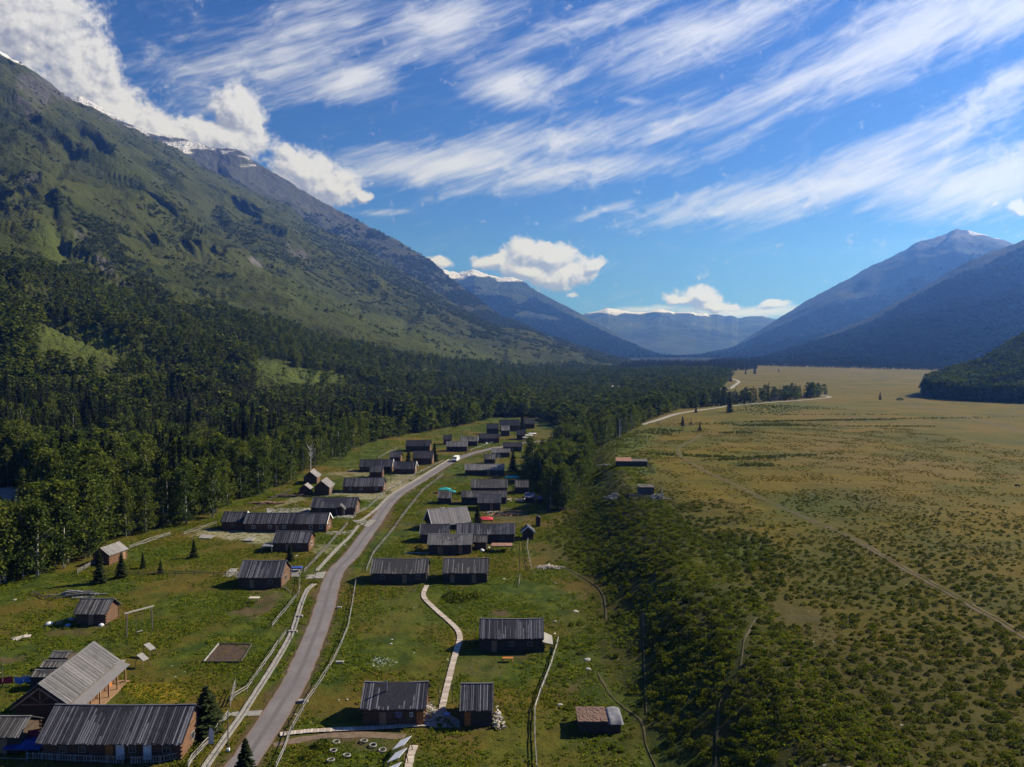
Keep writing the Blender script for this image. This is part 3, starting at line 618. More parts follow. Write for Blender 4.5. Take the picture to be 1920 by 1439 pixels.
cabin(895, 940, 957, 'dark patched roof cabin with a pale post leaning at its right corner', D=6.5, h=2.3, rise=1.9, seed=30, roof='roofdark', tlo=.3, wood='oldlogs', doors=dw(.1))
cabin(864, 951, 946, 'low long cabin mostly hidden behind the dark patched roof', D=5, h=2.3, rise=1.4, seed=31, roof='roofold', thi=.7, wood='oldlogs')
cabin(820, 847, 945, 'small hut in front of the teal tent', D=4.6, h=1.9, rise=1.4, seed=32, roof='roofold', wood='oldlogs', name='hut', cat='hut')
cabin(882, 952, 928, 'large roofed cabin with smoke drifting over its roof', D=8, h=2.4, rise=2.1, seed=33, roof='roofold', thi=.6, wood='oldlogs')
cabin(871, 946, 892, 'long low cabin with a pale roof right of the upper road', D=6.0, h=2.2, rise=1.7, seed=34, roof='roofold', tlo=.45, wood='oldlogs', doors=dw(.1))
cabin(907, 929, 871, 'small hut above the long low cabin with pale roof', D=5.5, h=2.2, rise=1.6, seed=35, roof='roofold', wood='oldlogs', name='hut', cat='hut')
cabin(921, 957, 858, 'grey roofed cabin with a white arch at its right end', D=5, h=2.2, rise=1.3, seed=36, roof='roofold', tlo=.3, wood='oldlogs')
cabin(943, 979, 847, 'black roofed cabin with a white band under its eaves by the upper road', D=6, h=2.3, rise=1.6, seed=37, roof='roofdark', thi=.3, wood='oldlogs', doors=dw(0))
# far end of the village
cabin(760, 807, 847, 'dark cabin at the left of the far meadow behind two spruces', D=8, h=2.6, rise=2.2, seed=50, roof='roofdark', thi=.5)
cabin(773, 811, 871, 'dark cabin between two spruces above the joined dark cabins', D=9, h=2.6, rise=2.4, seed=51, roof='roofdark', thi=.4, gdoor='white')
cabin(730, 752, 867, 'small hut standing behind the left of two joined dark cabins', D=5.5, h=2.2, rise=1.8, seed=52, name='hut', cat='hut')
cabin(831, 847, 834, 'black hut behind the grey roofed cabin opposite the van', D=6, h=2.6, rise=1.8, seed=53, roof='roofdark', thi=.2, name='hut', cat='hut')
cabin(836, 877, 847, 'grey roofed cabin above the van beyond the roadside fence', D=6.5, h=2.4, rise=1.9, seed=54, roof='roofold', tlo=.2, wood='oldlogs')
cabin(862, 896, 837, 'two toned grey cabin behind the grey roofed cabin above the van', D=7, h=2.5, rise=1.8, seed=55, roof='roofold', wood='oldlogs', white_verge='right')
cabin(896, 937, 831, 'wide black roofed cabin in the middle of the far cluster', D=7, h=2.4, rise=1.9, seed=56, roof='roofdark', thi=.3)
cabin(912, 935, 815, 'tall square black roofed cabin behind the wide black one', D=8, h=3.4, rise=2.4, seed=57, roof='roofdark', thi=.3)
cabin(939, 956, 818, 'narrow grey roofed cabin with two dark openings in the far cluster', D=8, h=3.2, rise=2.2, seed=58, roof='roofold', tlo=.2, wood='oldlogs', windows=wb(-.25, .25))
cabin(937, 975, 809, 'largest far cabin with black roof close to the forest', D=9, h=3.4, rise=3.0, seed=59, roof='roofdark', thi=.35, gdoor='white')
cabin(980, 1003, 804, 'faint dark cabin furthest away at the forest edge', D=8, h=3, rise=2.4, seed=60, roof='roofdark', thi=.3)
cabin(968, 985, 825, 'black hut just left of the white stacked sheets', D=7, h=2.8, rise=2.2, seed=61, roof='roofdark', thi=.25, name='hut', cat='hut')
# right margin sheds under the trees
cabin(965, 992, 926, 'grey shed with a rounded patched roof under the dark trees', D=5, h=2.3, rise=1.7, seed=62, roof='roofold', thi=.8, wood='oldlogs', name='shed', cat='shed')
cabin(984, 1003, 943, 'blue grey sheet roofed shed under the dark trees', D=4.2, h=1.7, rise=.9, seed=63, roof='bluemetal', wood='oldlogs', name='shed', cat='shed')
cabin(1008, 1020, 943, 'tiny blue sheet shed furthest right under the dark trees', D=2.2, h=1.3, rise=.5, seed=64, roof='bluemetal', wood='oldlogs', name='shed', cat='shed')
gable_cabin(980, 1000, 1012, 3.2, 'small gabled shed with a white sloping board at the end of the long row', h=1.9, rise=1.2, ovx=.3, roof='roofold', seed=65, wood='oldlogs', white_verge='left', name='shed', cat='shed')
gable_cabin(1005, 1013, 988, 1.6, 'narrow dark outhouse with a white edge at the foot of the bushy slope', h=2.1, rise=.4, ovx=.1, ovy=.1, roof='roofdark', seed=66, wood='oldlogs', name='outhouse', cat='outhouse')
# stone and earth hut in the grass on the right
t = empty('earth_hut', G(1122, 1362), 0, 'low ruined hut with an earth roof and a grey tarpaulin over its right end', 'hut')
rr_ = random.Random(3)
w_ = MB()
for k in range(7): w_.box(-2.7, 2.7, -1.9 + .02 * (k % 2), 1.9, k * .22, k * .22 + .2, rr_.random())
w_.build('wall', M['oldlogs'], t)
er = MB(); n = 14
for i in range(n):
    for j in range(8):
        x0, x1 = -2.9 + 3.9 * i / n, -2.9 + 3.9 * (i + 1) / n; y0, y1 = -2.1 + 4.2 * j / 8, -2.1 + 4.2 * (j + 1) / 8
        er.box(x0, x1 + .03, y0, y1 + .03, 1.5, 1.62 + rr_.random() * .09)
er.build('roof', M['earth'], t)
tp = MB(); f = lambda x, y: 1.80 + .07 * math.sin(x * 3.1 + y) + .05 * math.sin(y * 3.3 + x); nx_ = 9
gv_ = [(1.0 + 2.1 * a / nx_, -2.15 + 4.3 * b / nx_) for a in range(nx_ + 1) for b in range(nx_ + 1)]
tp.v = [(x, y, f(x, y) if 0 < k // (nx_ + 1) < nx_ and 0 < k % (nx_ + 1) < nx_ else 1.25) for k, (x, y) in enumerate(gv_)]
for a in range(nx_):
    for b in range(nx_): k = a * (nx_ + 1) + b; tp.f.append((k, k + nx_ + 1, k + nx_ + 2, k + 1)); tp.t.append(.5)
tp.build('tarpaulin', M['greytarp'], t, True); FLATS.append((t.location.x, t.location.y, 2.5)); HOUSES.append((t.location.x, t.location.y, 3.2))
# corrals on the plain
t = empty('corral_hut', G(1184, 873), 0, 'long low stable on the plain with a sunlit rusty left roof half', 'stable')
MB().box(-5.5, 5.5, -2, 2, 0, 1.7).build('wall', M['oldlogs'], t)
MB().hexa([(-5.7, -2.2, 1.72), (0, -2.2, 1.72), (0, 2.2, 2.5), (-5.7, 2.2, 2.5), (-5.7, -2.2, 1.85), (0, -2.2, 1.85), (0, 2.2, 2.65), (-5.7, 2.2, 2.65)]).build('roof', M['rust'], t)
MB().hexa([(.02, -2.2, 1.72), (5.7, -2.2, 1.72), (5.7, 2.2, 2.0), (.02, 2.2, 2.0), (.02, -2.2, 1.85), (5.7, -2.2, 1.85), (5.7, 2.2, 2.15), (.02, 2.2, 2.15)]).build('roof', M['darkrail'], t)
t.rotation_euler = (0, 0, rad(-4)); FLATS.append((t.location.x, t.location.y, 6)); HOUSES.append((t.location.x, t.location.y, 6))
t = empty('corral_hut', G(1211, 927), 0, 'square dark log hut on the plain with snow white chips along its roof edge', 'hut')
mb = MB()
for k in range(9): mb.box(-2.1, 2.1, -1.8, 1.8, k * .25, k * .25 + .22, rr_.random())
mb.build('wall', M['darkrail'], t)
mb = MB()
for k in range(14): mb.box(-2.3 + k * .33, -2.3 + k * .33 + .29, -2.0 + rr_.uniform(-.1, .1), 2.0, 2.27, 2.36 + rr_.random() * .08, rr_.random())
mb.build('roof', M['darkrail'], t)
mb = MB()
for k in range(9): mb.box(-2.2 + k * .5, -1.9 + k * .5 + rr_.uniform(-.1, .1), 1.6, 2.0, 2.46, 2.55, .9)
mb.build('edge_boards', M['deck'], t); FLATS.append((t.location.x, t.location.y, 3)); HOUSES.append((t.location.x, t.location.y, 3))
# ---------------------------------------------------------------- fences: rails and posts
POST = {}
def fence(pxs, label, h=1.05, rails=(.45, .9), gap=2.6, mat='rail', pw=.13, cat='fence', name='rail_fence', zig=0.0, rw=.085, seed=0, pickets=False):
    rr_ = random.Random(seed + 100); P = [G(*q) for q in pxs]; pts = []
    for a, b in zip(P[:-1], P[1:]):
        m = max(1, round((b - a).length / gap))
        pts += [a + (b - a) * (k / m) for k in range(m)]
    pts.append(P[-1])
    for p in pts: p.z = float(ground_z(p.x, p.y))
    o = pts[0].copy(); root = empty(name, o, 0, label, cat)
    mb = MB()
    for i, (a, b) in enumerate(zip(pts[:-1], pts[1:])):
        for r in rails:
            ja, jb = rr_.uniform(-.08, .08), rr_.uniform(-.08, .08); d = (b - a).normalized() * .12
            mb.bar(a - o - d + Vector((0, 0, r + ja)), b - o + d + Vector((0, 0, r + jb)), rw * .7, rw * rr_.uniform(.8, 1.25), rr_.random())
        if pickets:
            L = (b - a).length; n = int(L / .3)
            for k in range(n):
                q = a + (b - a) * ((k + .5) / n) - o; mb.box(q.x - .05, q.x + .05, q.y - .045, q.y - .01, .08, h - .05 + rr_.uniform(-.04, .04), rr_.random())
    mb.build('rails', M[mat], root)
    key = (mat, h, pw)
    if key not in POST:
        POST[key] = MB().tube([(0, 0, -.15), (0, 0, h), (.0, 0, h + .06)], [pw * .55, pw * .5, pw * .3], 6, .35).mesh('post', M[mat])
    if len(pts) <= 100:
        for p in pts:
            q = bpy.data.objects.new('post', POST[key]); q.location = p - o; q.rotation_euler = (rr_.uniform(-.06, .06), rr_.uniform(-.06, .06), rr_.uniform(0, 6)); q.scale = (1, 1, rr_.uniform(.92, 1.12)); link(q, root)
    return root
fence([(832, 866), (779, 892), (723, 925), (688, 957), (664, 968)], 'rail fence left of the upper road from the van to the wide entrance', 1.1, (.5, .95), 3.2, seed=1)
fence([(652, 985), (604, 1039), (570, 1076)], 'rail fence left of the road between the two paved entrances', 1.1, (.45, .9), 2.4, seed=2)
fence([(562, 1082), (562, 1107), (559, 1119)], 'short bent rail fence just below the entrance with the blue tarp', 1.0, seed=3)
fence([(556, 1122), (534, 1150), (511, 1177)], 'rail fence stretch beside the dug soil patch left of the road', 1.0, seed=4)
fence([(536, 1191), (498, 1247), (463, 1297), (440, 1310), (431, 1323)], 'rail fence left of the lower road ending in a corner by the paved crossing', 1.05, seed=5)
fence([(432, 1322), (441, 1290)], 'upright leaning gate of rails at the fence corner', 1.3, (.3, .7, 1.1), 1.6, name='gate', cat='gate', seed=6)
fence([(428, 1346), (409, 1369), (398, 1390), (380, 1408), (360, 1430), (352, 1445)], 'rail fence from the paved crossing down to the bottom edge', 1.1, (.3, .6, .95), 2.0, seed=7)
fence([(50, 1424), (110, 1427), (170, 1430), (231, 1432)], 'grey picket fence in front of the very long cabin, left stretch', .95, (.2, .8), 2.6, mat='rail', name='picket_fence', pickets=True, seed=8)
fence([(246, 1433), (300, 1431), (338, 1424)], 'grey picket fence in front of the very long cabin, right stretch', .95, (.2, .8), 2.4, mat='rail', name='picket_fence', pickets=True, seed=9)
fence([(-10, 1428), (50, 1428)], 'plain low rail at the bottom left corner', .6, (.35,), 3, seed=10)
fence([(742, 989), (767, 955), (793, 922), (812, 908), (831, 892)], 'rail fence right of the middle road with tall weathered posts', 1.3, (.5, 1.0), 2.6, seed=11, mat='rail')
fence([(742, 990), (701, 1039), (687, 1073)], 'rail fence right of the road beside the pale roofed cabin', 1.0, (.4, .85), 2.8, seed=12)
fence([(668, 1091), (653, 1180), (640, 1212), (626, 1241), (600, 1284), (577, 1317), (549, 1369)], 'long rail fence right of the lower road past the open meadow', 1.05, (.4, .85), 2.6, seed=13)
fence([(546, 1374), (534, 1408), (518, 1445)], 'rail fence at the bottom edge right of the road', 1.05, (.4, .85), 2.2, seed=14)
fence([(1047, 1204), (1033, 1253), (1014, 1300), (1003, 1335), (1003, 1390), (1007, 1450)], 'crooked pole fence right of the two foreground huts', .9, (.5, .8), 3.2, seed=15, rw=.12)
fence([(990, 1016), (988, 1030), (996, 1070)], 'pale pole fence at the foot of the bushy slope by the long row', 1.0, (.6, .95), 3, seed=16)
fence([(975, 1083), (973, 1100)], 'broken leaning rails in the grass right of the boardwalk cabin', .9, (.4, .8), 2, seed=17)
fence([(319, 1005), (280, 1017), (243, 1030)], 'rail fence along the forest edge behind the turned cabin', 1.1, (.35, .7, 1.0), 2.6, seed=18)
fence([(178, 1058), (160, 1068), (145, 1077)], 'rail fence stretch running into the forest left of the turned cabin', 1.1, (.35, .7, 1.0), 2.2, seed=19)
fence([(345, 1004), (405, 984)], 'rail fence at the forest edge beside the pale gravel garden', 1.0, (.4, .85), 3, seed=20)
fence([(474, 958), (510, 938), (546, 921)], 'dark rail fence behind the yard with log beds at the forest edge', 1.1, (.4, .85), 2.8, mat='darkrail', seed=21)
fence([(190, 1078), (260, 1078), (330, 1079), (400, 1080), (446, 1081)], 'dark thin fence crossing the left meadow towards the square cabin', .9, (.45, .8), 3.5, mat='darkrail', seed=22, rw=.08)
fence([(530, 1080), (562, 1080)], 'short rail fence in front of the white slab with the blue tarp', .8, (.4, .7), 2.5, seed=23)
fence([(709, 861), (728, 850), (745, 843)], 'pale rail fence in the far meadow beside the small hut', 1.0, (.4, .85), 4, seed=24)
fence([(880, 847), (905, 838), (925, 831)], 'rail fence along the far road below the wide black cabin', 1.0, (.4, .85), 4, seed=25)
fence([(880, 860), (905, 852)], 'low brown rails right of the upper road', .8, (.4, .7), 3, mat='darkrail', seed=26)
fence([(1145, 925), (1168, 921), (1192, 921), (1240, 919)], 'tall pole fence behind the square dark hut on the plain', 1.8, (.7, 1.3), 4.5, mat='darkrail', seed=27)
fence([(1180, 935), (1200, 936), (1222, 937), (1243, 935), (1240, 920)], 'pole fence enclosing the front of the corral on the plain', 1.4, (.3, .6, .9, 1.2), 3.0, mat='rail', seed=28)
fence([(1130, 887), (1150, 888), (1168, 889), (1172, 888)], 'low rail fence left of the stable with the rusty roof', 1.0, (.4, .8), 3, mat='darkrail', seed=29)
fence([(1213, 872), (1222, 880), (1226, 888), (1205, 889)], 'grey rail fence running round the right side of the stable', 1.1, (.4, .8), 3, mat='darkrail', seed=30)
fence([(1232, 797), (1255, 793), (1296, 789), (1298, 800), (1240, 802), (1232, 797)], 'dark pole enclosure at the foot of the far trees on the plain', 1.6, (.5, 1.0, 1.4), 4, mat='darkrail', seed=31)
fence([(480, 1094), (530, 1100), (545, 1112)], 'low pale rail in front of the square dark roofed cabin', .3, (.2,), 4, seed=32)
fence([(60, 1113), (85, 1124), (105, 1125)], 'collapsed log rails in the left meadow near the hut', .7, (.3, .55), 3, mat='darkrail', seed=33)
fence([(760, 1038), (800, 1039), (850, 1038)], 'pale board laid along the grass in front of the pale roofed cabin', .25, (.18,), 6, seed=34, rw=.25)
fence([(812, 897), (845, 898), (880, 898)], 'straight pale pole rail beside the upper road in front of the long low cabin', .5, (.4,), 5, seed=35, rw=.22)
fence([(726, 990), (745, 989), (785, 988)], 'low wall like rail left of the steep cabin', .8, (.3, .7), 3, mat='rail', seed=36)

# ---------------------------------------------------------------- small things lying and standing about
def lump(seed, r, flat=.6, n=2, rough=.28):
    bm = bmesh.new(); bmesh.ops.create_icosphere(bm, subdivisions=n, radius=1); rr_ = random.Random(seed); off = [Vector((rr_.uniform(-1, 1), rr_.uniform(-1, 1), rr_.uniform(-1, 1))).normalized() for _ in range(7)]; am = [rr_.uniform(-rough, rough) for _ in off]
    for v in bm.verts:
        d = v.co.normalized(); k = 1 + sum(a * max(0, d.dot(o)) ** 3 for a, o in zip(am, off)); v.co = Vector((d.x * k * r, d.y * k * r * rr_.uniform(.97, 1.03), max(-.25, d.z * k) * r * flat))
    return bm
def rock(px, py, r, label, mat='rock', seed=1, name='boulder', cat='boulder', flat=.6, group=None):
    bm = lump(seed, r, flat); me = bpy.data.meshes.new(name); bm.to_mesh(me); bm.free(); me.materials.append(M[mat])
    o = link(bpy.data.objects.new(name, me)); o.location = G(px, py); return tag(o, label, cat, group)
for i, (px, py, r, lb) in enumerate(((1104, 1256, .85, 'pale rounded boulder in the grass right of the crooked pole fence'), (1101, 1238, .9, 'flat white slab of rock above the pale rounded boulder'), (1050, 1323, .75, 'pinkish boulder halfway down the crooked pole fence'), (1079, 1147, .9, 'flat grey boulder right of the long lean-to cabin'), (1040, 1166, .6, 'round white boulder just right of the long cabin roof'), (1018, 1157, .45, 'small grey rock behind the long cabin roof corner'), (945, 1087, .8, 'flat pale rock right of the cabin at the boardwalk top'), (1040, 1094, .5, 'pale rock below the driftwood pile'), (555, 1043, .9, 'rounded white boulder behind the square cabin'), (28, 1125, .7, 'white rock near the left edge of the meadow'), (1151, 890, .3, 'white stone on the plain between the two corrals'), (735, 1200, .45, 'upper of two pale flat stones in the middle meadow'), (733, 1208, .5, 'lower of two pale flat stones in the middle meadow'), (651, 1312, .3, 'pale flat stone in the grass left of the boardwalk cabin'), (635, 1313, .25, 'tiny pale stone in the grass near the long rail fence'))):
    rock(px, py, r * .62, lb, seed=i + 3, flat=.5)
def heap(px, py, n, spread, label, name, cat, mat, L=1.2, w=.12, seed=0, hgt=.8, dirn=None, part='log'):
    rr_ = random.Random(seed); root = empty(name, G(px, py), 0, label, cat); n = min(n, 60)
    mb = MB()
    for k in range(n):
        x, y = rr_.gauss(0, spread[0] / 2.2), rr_.gauss(0, spread[1] / 2.2); z = hgt * max(0, 1 - math.hypot(x / spread[0], y / spread[1])) * rr_.random() + w
        a = rr_.uniform(0, math.pi) if dirn is None else dirn + rr_.gauss(0, .2); l = L * rr_.uniform(.5, 1.1) / 2; dz = rr_.uniform(-.15, .15)
        mb.bar((x - math.cos(a) * l, y - math.sin(a) * l, max(.04, z - dz)), (x + math.cos(a) * l, y + math.sin(a) * l, max(.04, z + dz)), w * rr_.uniform(.7, 1.4), None, rr_.random())
    mb.build(name + '_pile', M[mat], root); return root
heap(931, 1358, 60, (1.0, 1.7), 'heap of split firewood against the right wall of the small hut', 'firewood_heap', 'firewood', 'firewood', .7, .14, 1, 2.4)
heap(806, 1345, 46, (.7, 1.6), 'heap of pale branches against the right gable of the boardwalk cabin', 'firewood_heap', 'firewood', 'firewood', 1.0, .1, 2, 2.6)
heap(1030, 1065, 50, (2.6, 1.2), 'scattered heap of pale driftwood at the foot of the slope', 'driftwood_heap', 'driftwood', 'firewood', 2.4, .12, 3, .6)
heap(1152, 935, 40, (2.0, 1.6), 'grey heap of stacked poles left of the corral on the plain', 'pole_heap', 'poles', 'rail', 3.0, .22, 4, 1.3, rad(-40))
heap(1232, 936, 50, (1.7, 1.2), 'jumble of pale poles in the corral corner right of the square hut', 'pole_heap', 'poles', 'rail', 2.6, .18, 5, 1.6)
heap(950, 966, 55, (5.5, 2.2), 'scattered brown and white lumber in the yard right of the red canopy', 'lumber_heap', 'lumber', 'plank', 2.2, .16, 6, .5)
heap(925, 962, 20, (2.2, .6), 'row of pale cut logs beside the red canopy', 'lumber_heap', 'lumber', 'firewood', 1.0, .2, 7, .3)
heap(500, 945, 40, (5, 1.5), 'reddish log beds in the yard at the forest edge', 'log_beds', 'logs', 'plank', 3.4, .3, 8, .4, rad(5))
heap(540, 932, 36, (6, 2.2), 'pale log beds in the yard behind the double house', 'log_beds', 'logs', 'oldlogs', 3.4, .3, 9, .4, rad(20))
heap(150, 1117, 40, (4.4, 1.6), 'collapsed brush roof of poles behind the small hut', 'brush_roof', 'brush roof', 'rail', 3.6, .14, 10, 1.6, rad(10))
heap(980, 938, 40, (7, 2.5), 'scattered pale planks under the dark trees', 'plank_scatter', 'planks', 'firewood', 1.8, .14, 11, .4)
heap(1140, 873, 30, (3.5, 1.0), 'pale boards left of the stable on the plain', 'board_heap', 'boards', 'rail', 2.6, .16, 12, .5)
heap(40, 1198, 6, (1.0, .6), 'pale fallen log in the grass above the laundry', 'fallen_log', 'log', 'firewood', 2.4, .18, 13, .2, rad(40))
heap(830, 955, 16, (2.5, .6), 'pale stumps beside the fence left of the steep cabin', 'lumber_heap', 'lumber', 'firewood', .7, .2, 14, .3)
# sacks and bundles in front of the small hut
for i, (px, py, r, mt, lb) in enumerate(((92, 1172, .95, 'clothwhite', 'big whitish bundle furthest left of the pile by the small hut'), (110, 1171, .85, 'plank', 'brown bundle in the pile left of the small hut'), (127, 1174, .7, 'blue', 'blue bundle in the pile against the small hut'), (133, 1163, .8, 'rock', 'grey bundle at the top of the pile by the small hut'), (190, 1173, .75, 'clothwhite', 'white sack in front of the small hut door'), (38, 1187, .45, 'tyre', 'small dark bundle on the bare ground near the left edge'), (1040, 1190, .4, 'clothwhite', 'white sack at the lean-to of the long cabin'), (905, 1034, .8, 'clothwhite', 'white round stove hood beside the annex'), (907, 985, .3, 'clothwhite', 'white bucket in front of the red canopy'), (916, 1028, .5, 'clothwhite', 'white bag by the annex wall'), (912, 832, .9, 'clothwhite', 'white domed oven before the wide black cabin'))):
    rock(px, py, r * .72, lb, mt, 60 + i, 'bundle', 'bundle', .85)
# laundry
def cloth(name, pa, pb, drop, zt, mat, label, cat):
    A, B = G(*pa), G(*pb); n, m = 16, 8; mb = MB(); rr_ = random.Random(len(label)); d = (B - A).normalized(); nn = Vector((-d.y, d.x, 0))
    def pt(i, j):
        f = i / n; p = A + (B - A) * f + nn * (.12 * math.sin(f * 21) * j / m + .02); p.z = zt - drop * j / m - .12 * math.sin(math.pi * f) + .05 * math.sin(f * 9); return p
    for th in (0, .02):
        b = len(mb.v); mb.v += [tuple(pt(i, j) + nn * th) for i in range(n + 1) for j in range(m + 1)]
        for i in range(n):
            for j in range(m): k = b + i * (m + 1) + j; mb.f.append((k, k + m + 1, k + m + 2, k + 1)); mb.t.append(.5)
    return tag(mb.build(name, M[mat], None, True, False), label, cat)
cloth('hanging_cloth', (-30, 1288), (24, 1288), 1.0, 1.5, 'red', 'red cloth on the clothesline at the left edge', 'laundry')
cloth('hanging_cloth', (27, 1288), (47, 1287), 1.0, 1.5, 'blue', 'left of two blue cloths on the clothesline', 'laundry')
cloth('hanging_cloth', (48, 1287), (65, 1286), 1.0, 1.6, 'blue', 'right of two blue cloths on the clothesline by the lean-to sheds', 'laundry')
t = empty('clothesline', G(26, 1288), 0, 'clothesline strung between thin poles at the left edge', 'clothesline')
o = t.location; a, b = G(-40, 1288) - o, G(72, 1286) - o
MB().bar(a + Vector((0, 0, 1.55)), b + Vector((0, 0, 1.68)), .03).build('line', M['rail'], t)
for q in (a, b): MB().bar(q + Vector((0, 0, -.1)), q + Vector((0, 0, 1.9)), .1).build('pole', M['rail'], t)
cloth('hanging_cloth', (36, 1398), (74, 1398), 1.2, 2.1, 'pink', 'crimson tarp hung between the old shed and the very long cabin', 'tarp')
# canopies and tents
def canopy(px, py, w, d, h, mat, label, name='canopy', rz=0, flat=False, posts=True):
    t = empty(name, G(px, py), rz, label, 'canopy'); mb = MB(); z = h; e = .25
    pk = h + (.15 if flat else .7)
    mb.add([(-w / 2, -d / 2, z), (w / 2, -d / 2, z), (w / 2, d / 2, z), (-w / 2, d / 2, z), (-w * .08, 0, pk), (w * .08, 0, pk), (-w / 2, -d / 2, z - e), (w / 2, -d / 2, z - e), (w / 2, d / 2, z - e), (-w / 2, d / 2, z - e)],
           [(0, 1, 5, 4), (1, 2, 5), (2, 3, 4, 5), (3, 0, 4), (0, 6, 7, 1), (1, 7, 8, 2), (2, 8, 9, 3), (3, 9, 6, 0), (6, 9, 8, 7)]); mb.build('cover', M[mat], t)
    for sx in (-1, 1):
        for sy in (-1, 1): MB().box(sx * w * .46 - .05, sx * w * .46 + .05, sy * d * .46 - .05, sy * d * .46 + .05, 0, h - e).build('post', M['rail'], t)
    return t
canopy(909, 984, 4.6, 3.2, 1.7, 'red', 'red peaked canopy behind the long row of roofs')
canopy(960, 903, 5.0, 3.4, 1.7, 'teal', 'teal peaked canopy in the shade of the dark trees')
canopy(834, 924, 4.2, 3.0, 1.2, 'teal', 'teal low tent beside the middle road fence')
canopy(846, 926, 3.0, 2.2, .7, 'teal', 'smaller collapsed teal tarp shelter right of the low tent')
canopy(504, 1034, 2.6, 3.4, 1.7, 'greytarp', 'small grey open canopy left of the dark roofed cabin', flat=True)
canopy(941, 1033, 5.2, 3.0, 1.6, 'rust', 'rusty sheet shelter open on all sides in front of the longest cabin', flat=True)
canopy(556, 1071, 2.4, 1.6, .9, 'bluedark', 'blue tarp covered frame on the white slab by the road', flat=True)
canopy(55, 1406, 4.6, 3.2, 1.0, 'bluedark', 'blue tarp covered low frame under the crimson tarp', flat=True)
# white stacked sheets at the far road
for i, (px, py, w) in enumerate(((986, 827, 3.4), (991, 824, 4.2), (998, 822, 4.0))):
    canopy(px, py, w, 3.0, 2.0 + i * .4, 'clothwhite', ('left', 'middle', 'right')[i] + ' white sheet covered frame at the end of the far road', flat=True, rz=rad(-15))
# tables, stands and panels
def table(px, py, w, d, h, label, name='table', cat='table', mat='deck', rz=0, tilt=0, splay=.1):
    t = empty(name, G(px, py), rz, label, cat)
    MB().hexa([(-w / 2, -d / 2, h - tilt), (w / 2, -d / 2, h - tilt), (w / 2, d / 2, h + tilt), (-w / 2, d / 2, h + tilt), (-w / 2, -d / 2, h - tilt + .07), (w / 2, -d / 2, h - tilt + .07), (w / 2, d / 2, h + tilt + .07), (-w / 2, d / 2, h + tilt + .07)], .8).build('top', M[mat], t)
    for sx in (-1, 1):
        for sy in (-1, 1): MB().bar((sx * (w * .42 + splay), sy * (d * .42 + splay), 0), (sx * w * .42, sy * d * .4, h + tilt * sy * .8), .1, None, .6).build('leg', M['plank'], t)
    return t
table(477, 1130, 2.0, 1.1, .95, 'wooden table with pale top beside the dug soil patch')
table(952, 1240, 1.7, .7, .5, 'low orange bench in front of the long lean-to cabin', 'bench', 'bench', 'door')
table(268, 1250, 1.1, 1.5, 1.5, 'lower of two raised stands with pale sloping tops in the left meadow', 'raised_stand', 'stand', 'roofold', rad(64), .35, .3)
table(281, 1230, 1.1, 1.5, 1.5, 'upper of two raised stands with pale sloping tops in the left meadow', 'raised_stand', 'stand', 'roofold', rad(64), .35, .3)
for i, (px, py) in enumerate(((754, 1416), (745, 1440), (734, 1468))):
    table(px, py, 2.4, 1.5, 1.5, ('furthest', 'middle', 'nearest')[i] + ' of three white panels on wooden stands at the bottom edge', 'panel_stand', 'stand', 'panel', rad(74), -.4, .25)
table(838, 1352, .8, .7, .9, 'blue and white box topped table on the paving between the two huts', 'small_table', 'table', 'blue', 0, 0, .02)
for i, (px, py) in enumerate(((219, 1417), (270, 1418))):
    table(px, py, 1.7, .8, .8, ('left', 'right')[i] + ' wooden table under the eaves of the very long cabin')
for i, (px, py, lb) in enumerate(((636, 1141, 'small white concrete block at the road edge below the bend'), (637, 1244, 'white concrete block by the long fence in the middle'), (568, 1317, 'wide white concrete block beside the lower fence'), (549, 1186, 'pinkish slab bridging the channel left of the road'), (562, 1157, 'upper slab bridging the channel left of the road'))):
    o = G(px, py); mb = MB(); w = (.9, 1.3, 1.5, 1.6, 1.2)[i]; mb.hexa([(-w / 2, -.35, -.1), (w / 2, -.35, -.1), (w / 2, .35, -.1), (-w / 2, .35, -.1), (-w / 2 + .05, -.3, .34), (w / 2 - .05, -.3, .34), (w / 2 - .05, .3, .34), (-w / 2 + .05, .3, .34)])
    b = mb.build('concrete_block', M['stone']); b.location = o; tag(b, lb, 'concrete block')
# tyre planters
TY = MB()
R_, r_ = .42, .10; n, m = 20, 8
for i in range(n):
    for j in range(m):
        a, b = 2 * math.pi * i / n, 2 * math.pi * j / m; TY.v.append(((R_ + r_ * math.cos(b)) * math.cos(a), (R_ + r_ * math.cos(b)) * math.sin(a), .18 + r_ * math.sin(b)))
for i in range(n):
    for j in range(m): TY.f.append((i * m + j, ((i + 1) % n) * m + j, ((i + 1) % n) * m + (j + 1) % m, i * m + (j + 1) % m)); TY.t.append(.5)
tym = TY.mesh('painted_tyre', M['stone'], True)
for px, py, lb in ((682, 1392, 'back white painted tyre nearest the dirt path'), (699, 1400, 'white painted tyre right of the one nearest the dirt path'), (717, 1409, 'white painted tyre closest to the panel stands'), (625, 1410, 'white painted tyre at the left of the bed'), (650, 1419, 'clear white ring tyre in the bare earth'), (620, 1428, 'lowest white painted tyre at the bottom edge'), (630, 1394, 'white painted tyre among the flowers by the path')):
    o = link(bpy.data.objects.new('painted_tyre', tym)); o.location = G(px, py); o.rotation_euler = (rad(4), rad(-3), px); tag(o, lb, 'tyre', 'white painted tyres in the earth bed')
